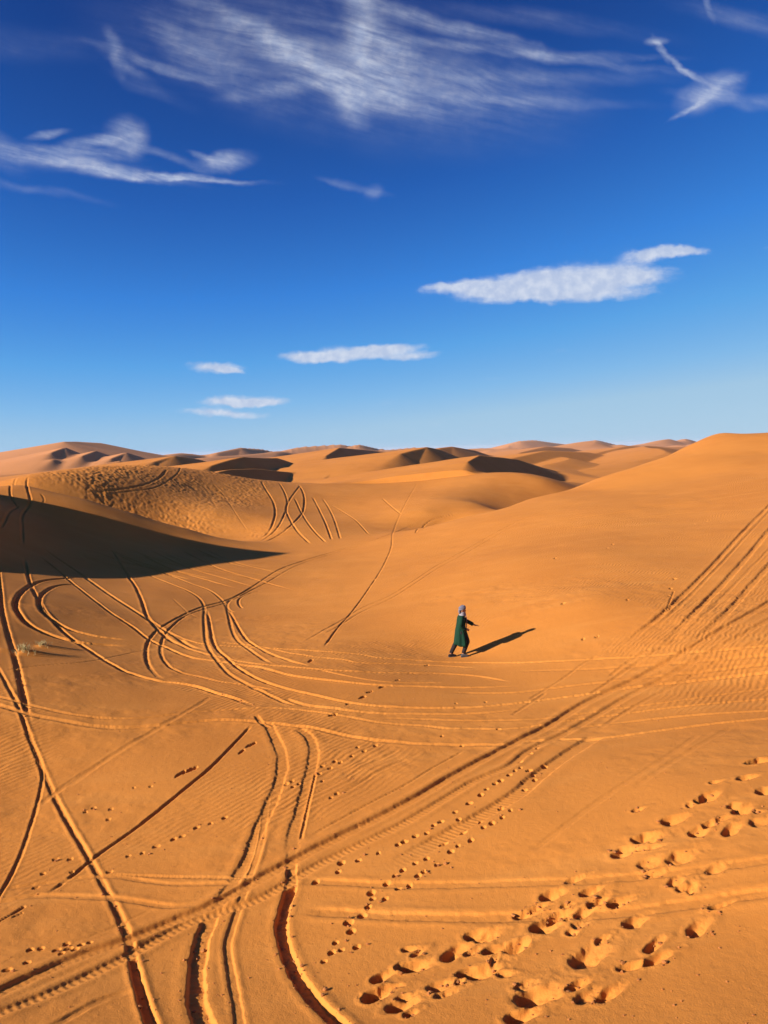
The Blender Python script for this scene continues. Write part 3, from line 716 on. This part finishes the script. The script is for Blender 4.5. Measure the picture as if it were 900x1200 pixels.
# ------------------------------------------------------------------ materials
def new_mat(name):
    m = bpy.data.materials.new(name); m.use_nodes = True
    nt = m.node_tree
    b = nt.nodes["Principled BSDF"]
    return m, nt, b
def sand_material():
    m, nt, b = new_mat("sand")
    N = nt.nodes.new; L = nt.links.new
    b.inputs["Roughness"].default_value = 0.95
    b.inputs["Specular IOR Level"].default_value = 0.12
    geo = N("ShaderNodeNewGeometry")
    def noise(scale, detail=3, rough=0.55, vec=None, dist=0.0):
        n = N("ShaderNodeTexNoise"); n.inputs["Scale"].default_value = scale
        n.inputs["Detail"].default_value = detail; n.inputs["Roughness"].default_value = rough
        n.inputs["Distortion"].default_value = dist
        L(vec or geo.outputs["Position"], n.inputs["Vector"]); return n.outputs["Fac"]
    def mix(f, a, c):
        x = N("ShaderNodeMix"); x.data_type = 'RGBA'
        if isinstance(f, float): x.inputs[0].default_value = f
        else: L(f, x.inputs[0])
        for k, v in ((6, a), (7, c)):
            if isinstance(v, tuple): x.inputs[k].default_value = v + (1,)
            else: L(v, x.inputs[k])
        return x.outputs[2]
    def mr(v, a, c, d=0.0, e=1.0, smooth=True):
        x = N("ShaderNodeMapRange"); x.interpolation_type = 'SMOOTHSTEP' if smooth else 'LINEAR'
        L(v, x.inputs[0])
        for k, q in zip((1, 2, 3, 4), (a, c, d, e)): x.inputs[k].default_value = q
        return x.outputs[0]
    def math_(op, a, c=None):
        x = N("ShaderNodeMath"); x.operation = op
        for k, v in ((0, a), (1, c)):
            if v is None: continue
            if isinstance(v, (int, float)): x.inputs[k].default_value = v
            else: L(v, x.inputs[k])
        return x.outputs[0]
    # distance from where one stands: far dunes are of a paler, pinker sand, and the plain beyond is dark gravel
    ln = N("ShaderNodeVectorMath"); ln.operation = 'LENGTH'; L(geo.outputs["Position"], ln.inputs[0])
    dist = ln.outputs["Value"]
    patch = mr(noise(0.16, 4), 0.35, 0.7)
    base = mix(patch, SAND_A, SAND_B)
    # a film of paler coarse grains, combed along the wind
    mp = N("ShaderNodeMapping"); mp.inputs["Rotation"].default_value = (0, 0, R(-25)); mp.inputs["Scale"].default_value = (0.5, 2.4, 1)
    L(geo.outputs["Position"], mp.inputs["Vector"])
    streak = mr(noise(0.5, 5, 0.65, mp.outputs["Vector"]), 0.45, 0.75)
    base = mix(math_('MULTIPLY', streak, 0.35), base, SAND_C)
    # loose dark grains
    grain = noise(90.0, 2, 0.7)
    base = mix(mr(grain, 0.56, 0.72, 0.0, 0.35), base, SAND_D)
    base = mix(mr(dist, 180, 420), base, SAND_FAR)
    base = mix(mr(dist, 2200, 3000), base, PLAIN)
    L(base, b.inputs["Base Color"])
    # bump: grains, small lumps, wind ripples in patches
    near = mr(dist, 10, 70, 1.0, 0.0)
    h = math_('MULTIPLY', noise(55.0, 3, 0.7), 0.006)
    h = math_('ADD', h, math_('MULTIPLY', noise(16.0, 4, 0.65), 0.0045))
    wv = N("ShaderNodeTexWave"); wv.wave_type = 'BANDS'; wv.bands_direction = 'X'
    mp2 = N("ShaderNodeMapping"); mp2.inputs["Rotation"].default_value = (0, 0, R(38))
    L(geo.outputs["Position"], mp2.inputs["Vector"]); L(mp2.outputs["Vector"], wv.inputs["Vector"])
    wv.inputs["Scale"].default_value = 2.1; wv.inputs["Distortion"].default_value = 7.0
    wv.inputs["Detail"].default_value = 2.0; wv.inputs["Detail Scale"].default_value = 0.6
    rip = math_('MULTIPLY', wv.outputs["Fac"], math_('MULTIPLY', mr(noise(0.14, 2), 0.46, 0.66), 0.011))
    h = math_('ADD', h, rip)
    bp = N("ShaderNodeBump"); bp.inputs["Strength"].default_value = 1.0; bp.inputs["Distance"].default_value = 1.0
    L(h, bp.inputs["Height"]); L(bp.outputs["Normal"], b.inputs["Normal"])
    return m
# ------------------------------------------------------------------ light
SUN_AZ = 67.0
SUN_EL = 21.5
sd = bpy.data.lights.new("sun", 'SUN'); so = bpy.data.objects.new("sun", sd); COL.objects.link(so)
sd.energy = 5.0; sd.angle = R(0.53); sd.color = (1.0, 0.94, 0.87)
tosun = Vector((-math.sin(R(SUN_AZ)) * math.cos(R(SUN_EL)), -math.cos(R(SUN_AZ)) * math.cos(R(SUN_EL)), math.sin(R(SUN_EL))))
so.rotation_euler = tosun.to_track_quat('Z', 'Y').to_euler()
so.location = (-60, -40, 40)

def build_world():
    w = bpy.data.worlds.new("World"); scene.world = w; w.use_nodes = True
    nt = w.node_tree; nt.nodes.clear()
    N = nt.nodes.new; L = nt.links.new
    out = N("ShaderNodeOutputWorld"); bg = N("ShaderNodeBackground"); L(bg.outputs[0], out.inputs[0])
    sky = N("ShaderNodeTexSky"); sky.sky_type = 'NISHITA'; sky.sun_disc = False
    sky.sun_elevation = R(SUN_EL)
    sky.sun_rotation = math.atan2(tosun.x, tosun.y)
    sky.altitude = 700; sky.air_density = SKY_AIR; sky.dust_density = SKY_DUST; sky.ozone_density = SKY_OZONE
    bg.inputs["Strength"].default_value = 0.12
    L(sky_colour(nt, sky), bg.inputs["Color"])
    w.cycles.sampling_method = 'MANUAL'; w.cycles.sample_map_resolution = 512
build_world()
scene.render.engine = 'CYCLES'
scene.view_settings.view_transform = 'Standard'
scene.view_settings.look = 'None'
scene.view_settings.exposure = EXPOSURE
scene.view_settings.gamma = 1.0
scene.cycles.max_bounces = 6
scene.cycles.use_denoising = True
build_ground()
# ------------------------------------------------------------------ things standing on the sand
def ground_z(x, y):
    r = math.hypot(x, y); th = math.atan2(x, y)
    i = int(np.clip(np.searchsorted(RR, r) - 1, 0, len(RR) - 2)); j = int(np.clip(np.searchsorted(TH, th) - 1, 0, len(TH) - 2))
    a = (r - RR[i]) / (RR[i + 1] - RR[i]); b = (th - TH[j]) / (TH[j + 1] - TH[j])
    return float((GZ[i, j] * (1 - b) + GZ[i, j + 1] * b) * (1 - a) + (GZ[i + 1, j] * (1 - b) + GZ[i + 1, j + 1] * b) * a)

def cloth_mat(name, c, rough=.9, weave=260.0, vary=.25):
    m, nt, b = new_mat(name); N = nt.nodes.new; L = nt.links.new
    b.inputs["Roughness"].default_value = rough; b.inputs["Specular IOR Level"].default_value = .2
    tc = N("ShaderNodeTexCoord"); n = N("ShaderNodeTexNoise"); n.inputs["Scale"].default_value = 9; n.inputs["Detail"].default_value = 4
    L(tc.outputs["Object"], n.inputs["Vector"])
    mx = N("ShaderNodeMix"); mx.data_type = 'RGBA'; L(n.outputs["Fac"], mx.inputs[0])
    mx.inputs[6].default_value = tuple(v * (1 - vary) for v in c) + (1,); mx.inputs[7].default_value = tuple(min(1, v * (1 + vary)) for v in c) + (1,)
    L(mx.outputs[2], b.inputs["Base Color"])
    n2 = N("ShaderNodeTexNoise"); n2.inputs["Scale"].default_value = weave; L(tc.outputs["Object"], n2.inputs["Vector"])
    bp = N("ShaderNodeBump"); bp.inputs["Strength"].default_value = .3; bp.inputs["Distance"].default_value = .002
    L(n2.outputs["Fac"], bp.inputs["Height"]); L(bp.outputs["Normal"], b.inputs["Normal"])
    return m
def mesh_obj(name, verts, faces, mat, parent=None, smooth=True):
    me = bpy.data.meshes.new(name); me.from_pydata([tuple(v) for v in verts], [], faces); me.update()
    bm = bmesh.new(); bm.from_mesh(me); bmesh.ops.recalc_face_normals(bm, faces=bm.faces[:]); bm.to_mesh(me); bm.free()
    if smooth: me.polygons.foreach_set("use_smooth", [True] * len(me.polygons))
    me.materials.append(mat)
    o = bpy.data.objects.new(name, me); COL.objects.link(o)
    if parent: o.parent = parent
    return o
def baked(o):
    """replace the modifiers of an object by the mesh they give"""
    dg = bpy.context.evaluated_depsgraph_get(); dg.update()
    me = bpy.data.meshes.new_from_object(o.evaluated_get(dg)); old = o.data
    o.modifiers.clear(); o.data = me; me.name = o.name
    bpy.data.meshes.remove(old)
    me.polygons.foreach_set("use_smooth", [True] * len(me.polygons))
    return o
def loft(rings, n=28, cap0=False, cap1=False, V=None, Fc=None):
    """rings: functions of the angle giving points"""
    V = [] if V is None else V; Fc = [] if Fc is None else Fc
    st = len(V)
    for r in rings:
        for k in range(n): V.append(r(2 * math.pi * k / n))
    for i in range(len(rings) - 1):
        for k in range(n):
            a = st + i * n + k; b = st + i * n + (k + 1) % n
            Fc.append((a, b, b + n, a + n))
    if cap0: Fc.append(tuple(st + k for k in range(n))[::-1])
    if cap1: Fc.append(tuple(st + (len(rings) - 1) * n + k for k in range(n)))
    return V, Fc
def tube_rings(pts, rad, fold=0.0, flat=1.0):
    """rings round a bent line"""
    out = []
    P = [Vector(p) for p in pts]
    for i, p in enumerate(P):
        t = (P[min(i + 1, len(P) - 1)] - P[max(i - 1, 0)]).normalized()
        up = Vector((0, 1, 0)) if abs(t.y) < .8 else Vector((1, 0, 0))
        a = t.cross(up).normalized(); b = t.cross(a).normalized()
        def ring(th, p=p, a=a, b=b, r=rad[i], i=i):
            q = r * (1 + fold * math.sin(3 * th + i * 1.9) + fold * .6 * math.sin(5 * th - i))
            return p + a * (q * math.cos(th)) + b * (q * flat * math.sin(th))
        out.append(ring)
    return out

def build_person():
    fx, fy, _ = hit([529.0, 542.5], [771.0, 768.0])
    root = bpy.data.objects.new("person", None); COL.objects.link(root)
    x0, y0 = float(fx[0]) + .32, float(fy[0]) + .06
    heading = R(6)
    root.location = (x0, y0, ground_z(x0, y0)); root.rotation_euler = (0, 0, heading)
    root["label"] = "person in long green robe and grey turban walking across the sand, one arm held out"
    root["category"] = "person"
    def gz(lx, ly):
        wx = x0 + lx * math.cos(heading) - ly * math.sin(heading); wy = y0 + lx * math.sin(heading) + ly * math.cos(heading)
        return ground_z(wx, wy) - root.location.z
    gl = gz(-.30, .10); gr = gz(.08, -.10)
    dz = (gl + gr) / 2
    # ---- joints (x ahead, y to the person's left, z up)
    J = dict(pelvis=(0, 0, .88 + dz), waist=(.01, 0, 1.03 + dz), chest=(.03, 0, 1.22 + dz), neck0=(.045, 0, 1.38 + dz), neck=(.06, 0, 1.45 + dz), head=(.075, -.005, 1.55 + dz), crown=(.07, -.005, 1.64 + dz),
             hipL=(-.01, .09, .84 + dz), kneeL=(-.13, .10, .47 + (gl + dz) / 2), ankL=(-.33, .10, gl + .10), heelL=(-.355, .10, gl + .05), toeL=(-.17, .11, gl + .035),
             hipR=(.01, -.09, .84 + dz), kneeR=(.20, -.10, .51 + (gr + dz) / 2), ankR=(.05, -.10, gr + .10), heelR=(.02, -.10, gr + .05), toeR=(.21, -.12, gr + .035),
             shL=(.03, .17, 1.34 + dz), elL=(.225, .20, 1.15 + dz), wrL=(.475, .165, 1.015 + dz), plL=(.535, .160, .995 + dz),
             shR=(.02, -.17, 1.34 + dz), elR=(-.05, -.25, 1.08 + dz), wrR=(.13, -.205, .94 + dz), plR=(.18, -.18, .925 + dz))
    rad = dict(pelvis=.13, waist=.115, chest=.135, neck0=.075, neck=.055, head=.085, crown=.07,
               hipL=.085, kneeL=.057, ankL=.042, heelL=.04, toeL=.032, hipR=.085, kneeR=.057, ankR=.042, heelR=.04, toeR=.032,
               shL=.062, elL=.043, wrL=.030, plL=.034, shR=.062, elR=.043, wrR=.030, plR=.034)
    E = [("pelvis","waist"),("waist","chest"),("chest","neck0"),("neck0","neck"),("neck","head"),("head","crown"),
         ("pelvis","hipL"),("hipL","kneeL"),("kneeL","ankL"),("ankL","toeL"),("pelvis","hipR"),("hipR","kneeR"),("kneeR","ankR"),("ankR","toeR"),
         ("chest","shL"),("shL","elL"),("elL","wrL"),("wrL","plL"),("chest","shR"),("shR","elR"),("elR","wrR"),("wrR","plR")]
    names = [k for k in J if not k.startswith("heel")]
    V = [J[k] for k in names]; idx = {k: i for i, k in enumerate(names)}; ED = [(idx[a], idx[b]) for a, b in E]; RD = [rad[k] for k in names]
    def finger(root_k, pts, r):
        prev = idx[root_k]
        for i, p in enumerate(pts):
            V.append(p); RD.append(r * (1 - .12 * i)); ED.append((prev, len(V) - 1)); prev = len(V) - 1
    z = dz
    for q, (dy, ln) in enumerate([(-.030, .072), (-.010, .082), (.012, .078), (.032, .062)]):    # left hand, fingers nearly straight, palm down
        bx, by, bz = .580, .160 + dy, .985 + z
        finger("plL", [(bx, by, bz), (bx + ln * .5, by + dy * .25, bz - .006), (bx + ln, by + dy * .35, bz - .022)], .0095)
    finger("plL", [(.530, .120, .980 + z), (.560, .100, .965 + z), (.590, .095, .958 + z)], .011)
    for q, (dz_, ln) in enumerate([(.028, .066), (.008, .076), (-.014, .072), (-.034, .056)]):   # right hand, half closed before the belly
        bx, by, bz = .222, -.165, .925 + z + dz_
        finger("plR", [(bx, by, bz), (bx + ln * .5, by + .018, bz - .006), (bx + ln * .62, by + .05, bz - .012)], .0095)
    finger("plR", [(.185, -.165, .962 + z), (.212, -.150, .975 + z), (.238, -.138, .972 + z)], .011)
    me = bpy.data.meshes.new("body"); me.from_pydata(V, ED, []); me.update()
    body = bpy.data.objects.new("body", me); COL.objects.link(body)
    sk = body.modifiers.new("skin", 'SKIN'); sk.use_smooth_shade = True
    if not me.skin_vertices: me.attributes.new
    for i, r in enumerate(RD):
        me.skin_vertices[0].data[i].radius = (r, r)
        me.skin_vertices[0].data[i].use_root = (i == idx["pelvis"])
    ss = body.modifiers.new("sub", 'SUBSURF'); ss.levels = 2; ss.render_levels = 2
    baked(body)
    # head: skull, jaw, nose, brow, lips and ears joined to the body, then everything fused into one skin
    bm = bmesh.new(); bm.from_mesh(body.data)
    hc = Vector(J["head"])
    yaw = Matrix.Rotation(R(-14), 3, 'Z')
    def blob(off, s, seg=16):
        r = bmesh.ops.create_uvsphere(bm, u_segments=seg, v_segments=seg // 2 + 2, radius=1)
        M = Matrix.Diagonal(Vector(s))
        for v in r["verts"]: v.co = hc + yaw @ (M @ v.co + Vector(off))
    blob((0, 0, .035), (.098, .077, .100), 20); blob((.030, 0, -.045), (.062, .056, .062)); blob((.098, 0, -.012), (.018, .013, .026)); blob((.086, 0, .028), (.016, .048, .012))
    blob((.088, 0, -.052), (.012, .022, .008)); blob((.080, 0, -.085), (.018, .022, .016)); blob((.0, .078, -.005), (.018, .010, .032)); blob((.0, -.078, -.005), (.018, .010, .032))
    bm.to_mesh(body.data); bm.free()
    rm = body.modifiers.new("fuse", 'REMESH'); rm.mode = 'VOXEL'; rm.voxel_size = .0055; rm.use_smooth_shade = True
    sm = body.modifiers.new("soft", 'SMOOTH'); sm.factor = .5; sm.iterations = 3
    baked(body)
    skin, nt, b = new_mat("skin"); b.inputs["Base Color"].default_value = (.27, .115, .06, 1); b.inputs["Roughness"].default_value = .55
    body.data.materials.clear(); body.data.materials.append(skin)
    body.parent = root
    eye_m, nt, b = new_mat("eye"); b.inputs["Base Color"].default_value = (.03, .02, .015, 1); b.inputs["Roughness"].default_value = .2
    for s in (-1, 1):
        Vv, Ff = loft([lambda th, q=q, s=s: hc + yaw @ Vector((.088 + .009 * math.cos(q), s * .030 + .013 * math.sin(q) * math.cos(th), .008 + .007 * math.sin(q) * math.sin(th))) for q in (0.05, .5, 1.0, 1.57)], 12, True)
        mesh_obj("eye", Vv, Ff, eye_m, body)
    # ---- robe
    green = cloth_mat("green_cloth", (.0045, .030, .015))
    RB = [(1.435, .055, .070, .074), (1.40, .048, .092, .112), (1.365, .035, .112, .175), (1.32, .03, .128, .205), (1.22, .03, .148, .205), (1.10, .02, .150, .190), (1.0, .012, .155, .188), (.90, .012, .168, .198),
          (.80, .020, .182, .208), (.70, .030, .200, .215), (.60, .040, .212, .220), (.52, .045, .222, .224), (.45, .040, .226, .226), (.40, .034, .224, .224)]
    rings = []
    for i, (zz, cx_, rx, ry) in enumerate(RB):
        f = max(0, (1.15 - zz) / .75)
        def ring(th, zz=zz, cx_=cx_, rx=rx, ry=ry, f=f):
            k = 1 + f * (.11 * math.sin(5 * th + 1.0 + f * .8) + .06 * math.sin(9 * th + 2.0 - f)) + .012 * math.sin(4 * th + zz * 17)
            hem = .03 * math.sin(th * 2 + .6) * f + .02 * math.sin(5 * th + 1.8) * f
            back = -.05 * f * max(0, -math.cos(th))
            return Vector((cx_ + back + rx * k * math.cos(th), ry * k * math.sin(th), zz + dz + hem))
        rings.append(ring)
    Vv, Ff = loft(rings, 56)
    for sh, el, wr in (("shL", "elL", "wrL"), ("shR", "elR", "wrR")):
        a, m_, c = Vector(J[sh]), Vector(J[el]), Vector(J[wr])
        a0 = a + (a - m_).normalized() * .02 + Vector((0, 0, -.012)); a0.y *= .86
        pts = [a0, a.lerp(m_, .25), a.lerp(m_, .6), m_, m_.lerp(c, .35), m_.lerp(c, .7), m_.lerp(c, .93)]
        loft(tube_rings(pts, [.094, .090, .079, .070, .066, .063, .060], .05), 28, True, False, Vv, Ff)
    robe = mesh_obj("robe", Vv, Ff, green, root)
    so_ = robe.modifiers.new("thick", 'SOLIDIFY'); so_.thickness = .006; so_.offset = -1
    baked(robe)
    # ---- trousers, one leg each side joined at the hips
    dark = cloth_mat("dark_cloth", (.018, .013, .014))
    Vv, Ff = [], []
    for s in "LR":
        h, k, a = Vector(J["hip" + s]), Vector(J["knee" + s]), Vector(J["ank" + s])
        pts = [Vector((0, h.y * .5, .93 + dz)), h, h.lerp(k, .4), h.lerp(k, .8), k, k.lerp(a, .3), k.lerp(a, .65), k.lerp(a, .92)]
        loft(tube_rings(pts, [.125, .115, .103, .088, .082, .078, .070, .062], .04), 24, True, False, Vv, Ff)
    tr_o = mesh_obj("trousers", Vv, Ff, dark, root)
    so_ = tr_o.modifiers.new("thick", 'SOLIDIFY'); so_.thickness = .004; so_.offset = -1
    baked(tr_o)
    # ---- shoes
    grey = cloth_mat("shoe_leather", (.06, .055, .055), .7); sole_m = cloth_mat("shoe_sole", (.05, .045, .045), .8)
    for s, g, pit in (("L", gl, -.12), ("R", gr, .0)):
        a, t = Vector(J["heel" + s]), Vector(J["toe" + s])
        d = (t - a); d.z = 0; L_ = d.length + .085; d.normalize(); n = Vector((-d.y, d.x, 0))
        o0 = Vector((a.x, a.y, g + .004)) - d * .045
        prof = [(0, .030, .050), (.03, .040, .075), (.08, .042, .105), (.13, .041, .095), (.18, .044, .070), (.22, .043, .055), (.25, .034, .045), (.268, .014, .034)]
        sc = L_ / .268
        def mk(grow, z0, hs):
            rr_ = []
            for u, w, hh in prof:
                def ring(th, u=u, w=w, hh=hh):
                    x = w * grow * math.copysign(abs(math.cos(th)) ** .7, math.cos(th)); q = (math.copysign(abs(math.sin(th)) ** .7, math.sin(th)) + 1) / 2
                    return o0 + d * (u * sc) + n * x + Vector((0, 0, z0 + q * (hh * hs if hs < 2 else hs - 2)))
                rr_.append(ring)
            return loft(rr_, 20, True, True)
        Vv, Ff = mk(1.0, .016, 1.0); sh = mesh_obj("shoe", Vv, Ff, grey if s == "R" else dark, root)
        Vv, Ff = mk(1.10, -.012, 2.032); mesh_obj("sole", Vv, Ff, sole_m, sh)
    # ---- turban: a cap and four turns of cloth wound over each other
    lav = cloth_mat("grey_turban_cloth", (.13, .12, .15), .9, 180, .3)
    Vv, Ff = loft([lambda th, q=q: hc + yaw @ Vector((-.008 + .106 * math.sin(q) * math.cos(th), .088 * math.sin(q) * math.sin(th), .052 + .098 * math.cos(q))) for q in (.02, .35, .7, 1.05, 1.35, 1.6)], 30, True)
    for (ti, tj, hz, rr_, tk) in ((.30, .10, .060, 1.0, .030), (-.05, -.22, .072, 1.0, .031), (.42, .20, .092, .93, .030), (.12, -.30, .108, .84, .030), (.2, .1, .128, .62, .030)):
        rings = []
        for k in range(37):
            ph = 2 * math.pi * k / 36
            c = Vector((-.008 + .098 * rr_ * math.cos(ph), .083 * rr_ * math.sin(ph), hz)); c.z += c.x * ti + c.y * tj
            out = Vector((math.cos(ph), math.sin(ph), 0))
            def ring(th, c=c, out=out, tk=tk, ph=ph):
                q = tk * (1 + .16 * math.sin(3 * ph + tk * 300) + .10 * math.sin(4 * th + ph * 2))
                return hc + yaw @ (c + out * (q * .75 * math.cos(th)) + Vector((0, 0, q * math.sin(th))))
            rings.append(ring)
        loft(rings, 16, False, False, Vv, Ff)
    tb = mesh_obj("turban", Vv, Ff, lav, root)
    # the loose end at the back of the head
    Vv, Ff = loft(tube_rings([hc + Vector(p) for p in ((-.085, .0, .05), (-.112, -.012, .0), (-.105, -.02, -.06), (-.085, -.03, -.115))], [.018, .030, .032, .02], .1, 1.6), 14, True, True)
    mesh_obj("turban_end", Vv, Ff, lav, tb)
    # ---- pale scarf wound round chin and neck, its end hanging down the chest
    pale = cloth_mat("pale_scarf_cloth", (.24, .21, .22), .9, 180, .2)
    Vv, Ff = [], []
    for hz, rx, ry, tk, tilt in ((-.088, .082, .074, .030, .25), (-.125, .090, .086, .034, .1), (-.150, .098, .100, .032, -.05)):
        rings = []
        for k in range(33):
            ph = 2 * math.pi * k / 32
            c = Vector((-.005 + rx * math.cos(ph), ry * math.sin(ph), hz + tilt * rx * math.cos(ph) * .6)); out = Vector((math.cos(ph), math.sin(ph), 0))
            def ring(th, c=c, out=out, tk=tk, ph=ph):
                q = tk * (1 + .18 * math.sin(3 * ph + tk * 200))
                return hc + yaw @ (c + out * (q * .7 * math.cos(th)) + Vector((0, 0, q * math.sin(th))))
            rings.append(ring)
        loft(rings, 14, False, False, Vv, Ff)
    sc_o = mesh_obj("scarf", Vv, Ff, pale, root)
    mauve = cloth_mat("mauve_cloth", (.20, .12, .135), .9, 180, .3)
    Vv, Ff = [], []
    pts = [(.165, -.075, 1.395), (.185, -.085, 1.30), (.192, -.088, 1.20), (.186, -.085, 1.10), (.182, -.080, 1.00), (.196, -.078, .93)]
    rings = []
    for i, p in enumerate(pts):
        w = [.030, .036, .038, .040, .044, .046][i]
        def ring(th, p=p, w=w, i=i):
            return Vector((p[0] + .010 * math.sin(th) - .25 * w * math.cos(th) * 0 + .006 * math.sin(3 * th + i), p[1] + w * math.cos(th), p[2] + dz))
        rings.append(ring)
    loft(rings, 16, True, True, Vv, Ff)
    mesh_obj("scarf_end", Vv, Ff, mauve, sc_o)
    return root

def build_tuft(px, py, n, hgt, label, seed):
    rg = random.Random(seed)
    hx, hy, _ = hit([px], [py]); x0, y0 = float(hx[0]), float(hy[0])
    root = bpy.data.objects.new("grass_tuft", None); COL.objects.link(root)
    root.location = (x0, y0, ground_z(x0, y0)); root["label"] = label; root["category"] = "grass tuft"; root["group"] = "dry grass tufts on the sand"
    m, nt, b = new_mat("dry_grass"); b.inputs["Roughness"].default_value = .8
    ob = nt.nodes.new("ShaderNodeTexNoise"); ob.inputs["Scale"].default_value = 14
    mx = nt.nodes.new("ShaderNodeMix"); mx.data_type = 'RGBA'; nt.links.new(ob.outputs["Fac"], mx.inputs[0])
    mx.inputs[6].default_value = (.55, .40, .17, 1); mx.inputs[7].default_value = (.34, .28, .11, 1); nt.links.new(mx.outputs[2], b.inputs["Base Color"])
    for nm, cnt, hs in (("blades", n, 1.0), ("seed_stalks", max(5, n // 9), 1.35)):
        Vv, Ff = [], []
        for k in range(cnt):
            a = rg.uniform(0, 6.28); rr_ = abs(rg.gauss(0, hgt * .45)); bx, by = rr_ * math.cos(a) * 1.5, rr_ * math.sin(a)
            bz = ground_z(x0 + bx, y0 + by) - root.location.z - .01
            h = hgt * hs * rg.uniform(.5, 1.1); lean = rg.uniform(.2, .9) * h; la = a + rg.uniform(-.8, .8)
            w = rg.uniform(.007, .013) if nm == "blades" else .005
            st = len(Vv); wa = la + 1.57
            for q in range(4):
                t = q / 3; c = Vector((bx + math.cos(la) * lean * t * t, by + math.sin(la) * lean * t * t, bz + h * (t - .25 * t * t)))
                ww = w * (1 - .8 * t); o_ = Vector((math.cos(wa) * ww, math.sin(wa) * ww, 0)); d_ = Vector((math.cos(la) * ww * .4, math.sin(la) * ww * .4, 0))
                Vv += [c - o_, c + d_, c + o_]
            for q in range(3):
                s_ = st + q * 3
                Ff += [(s_, s_ + 1, s_ + 4, s_ + 3), (s_ + 1, s_ + 2, s_ + 5, s_ + 4), (s_ + 2, s_, s_ + 3, s_ + 5)]
        mesh_obj(nm, Vv, Ff, m, root)
    return root

def build_clods():
    rg = np.random.default_rng(11)
    bm = bmesh.new(); bmesh.ops.create_icosphere(bm, subdivisions=1, radius=1); bm.verts.ensure_lookup_table()
    bv = np.array([v.co[:] for v in bm.verts]); bf = np.array([[v.index for v in f.verts] for f in bm.faces]); bm.free()
    P = []
    for x, y, sp, dens in CRUMBS:
        for _ in range(rg.poisson(dens * (2.2 if sp < .2 else 1.2))):
            a = rg.uniform(0, 6.28); r = sp * (.5 + .6 * rg.random())
            P.append((x + r * math.cos(a), y + r * math.sin(a), 0.006 + .022 * rg.random() ** 3.5))
    for _ in range(900):                                             # strays
        y = 6 + 16 * rg.random() ** 1.5; x = (rg.random() - .5) * 1.15 * y
        P.append((x, y, .004 + .010 * rg.random() ** 2))
    V = []; Fc = []
    for x, y, s in P:
        z = ground_z(x, y)
        q = bv * (1 + .35 * rg.standard_normal(bv.shape).clip(-1.2, 1.2)) * s * np.array([1.2, 1.0, .8])
        V.append(q + np.array([x, y, z + s * .35])); Fc.append(bf + len(bv) * (len(V) - 1))
    V = np.concatenate(V); Fc = np.concatenate(Fc)
    m, nt, b = new_mat("crust"); b.inputs["Base Color"].default_value = (.34, .115, .022, 1); b.inputs["Roughness"].default_value = .95
    o = mesh_obj("sand_clods", V, [tuple(int(i) for i in f) for f in Fc], m, None, False)
    o["kind"] = "stuff"
    print("clods", len(P))

def build_haze():
    bm = bmesh.new(); bmesh.ops.create_cube(bm, size=1)
    for v in bm.verts:
        v.co = Vector((v.co.x * 24000, v.co.y * 24000, -60 if v.co.z < 0 else 22))
    me = bpy.data.meshes.new("haze"); bm.to_mesh(me); bm.free()
    o = bpy.data.objects.new("haze", me); COL.objects.link(o); o["kind"] = "stuff"
    m = bpy.data.materials.new("haze_air"); m.use_nodes = True; nt = m.node_tree; nt.nodes.clear()
    out = nt.nodes.new("ShaderNodeOutputMaterial"); v = nt.nodes.new("ShaderNodeVolumePrincipled")
    v.inputs["Color"].default_value = (.80, .84, .95, 1); v.inputs["Density"].default_value = HAZE; v.inputs["Anisotropy"].default_value = .0
    nt.links.new(v.outputs[0], out.inputs["Volume"]); me.materials.append(m)

build_person()
build_tuft(28, 766, 120, .26, "larger pale dry grass tuft on the sand with the long shadow", 1)
build_tuft(50, 758.5, 80, .20, "small dry grass tuft just behind and right of the larger tuft", 2)
build_clods()
if HAZE > 0: build_haze()
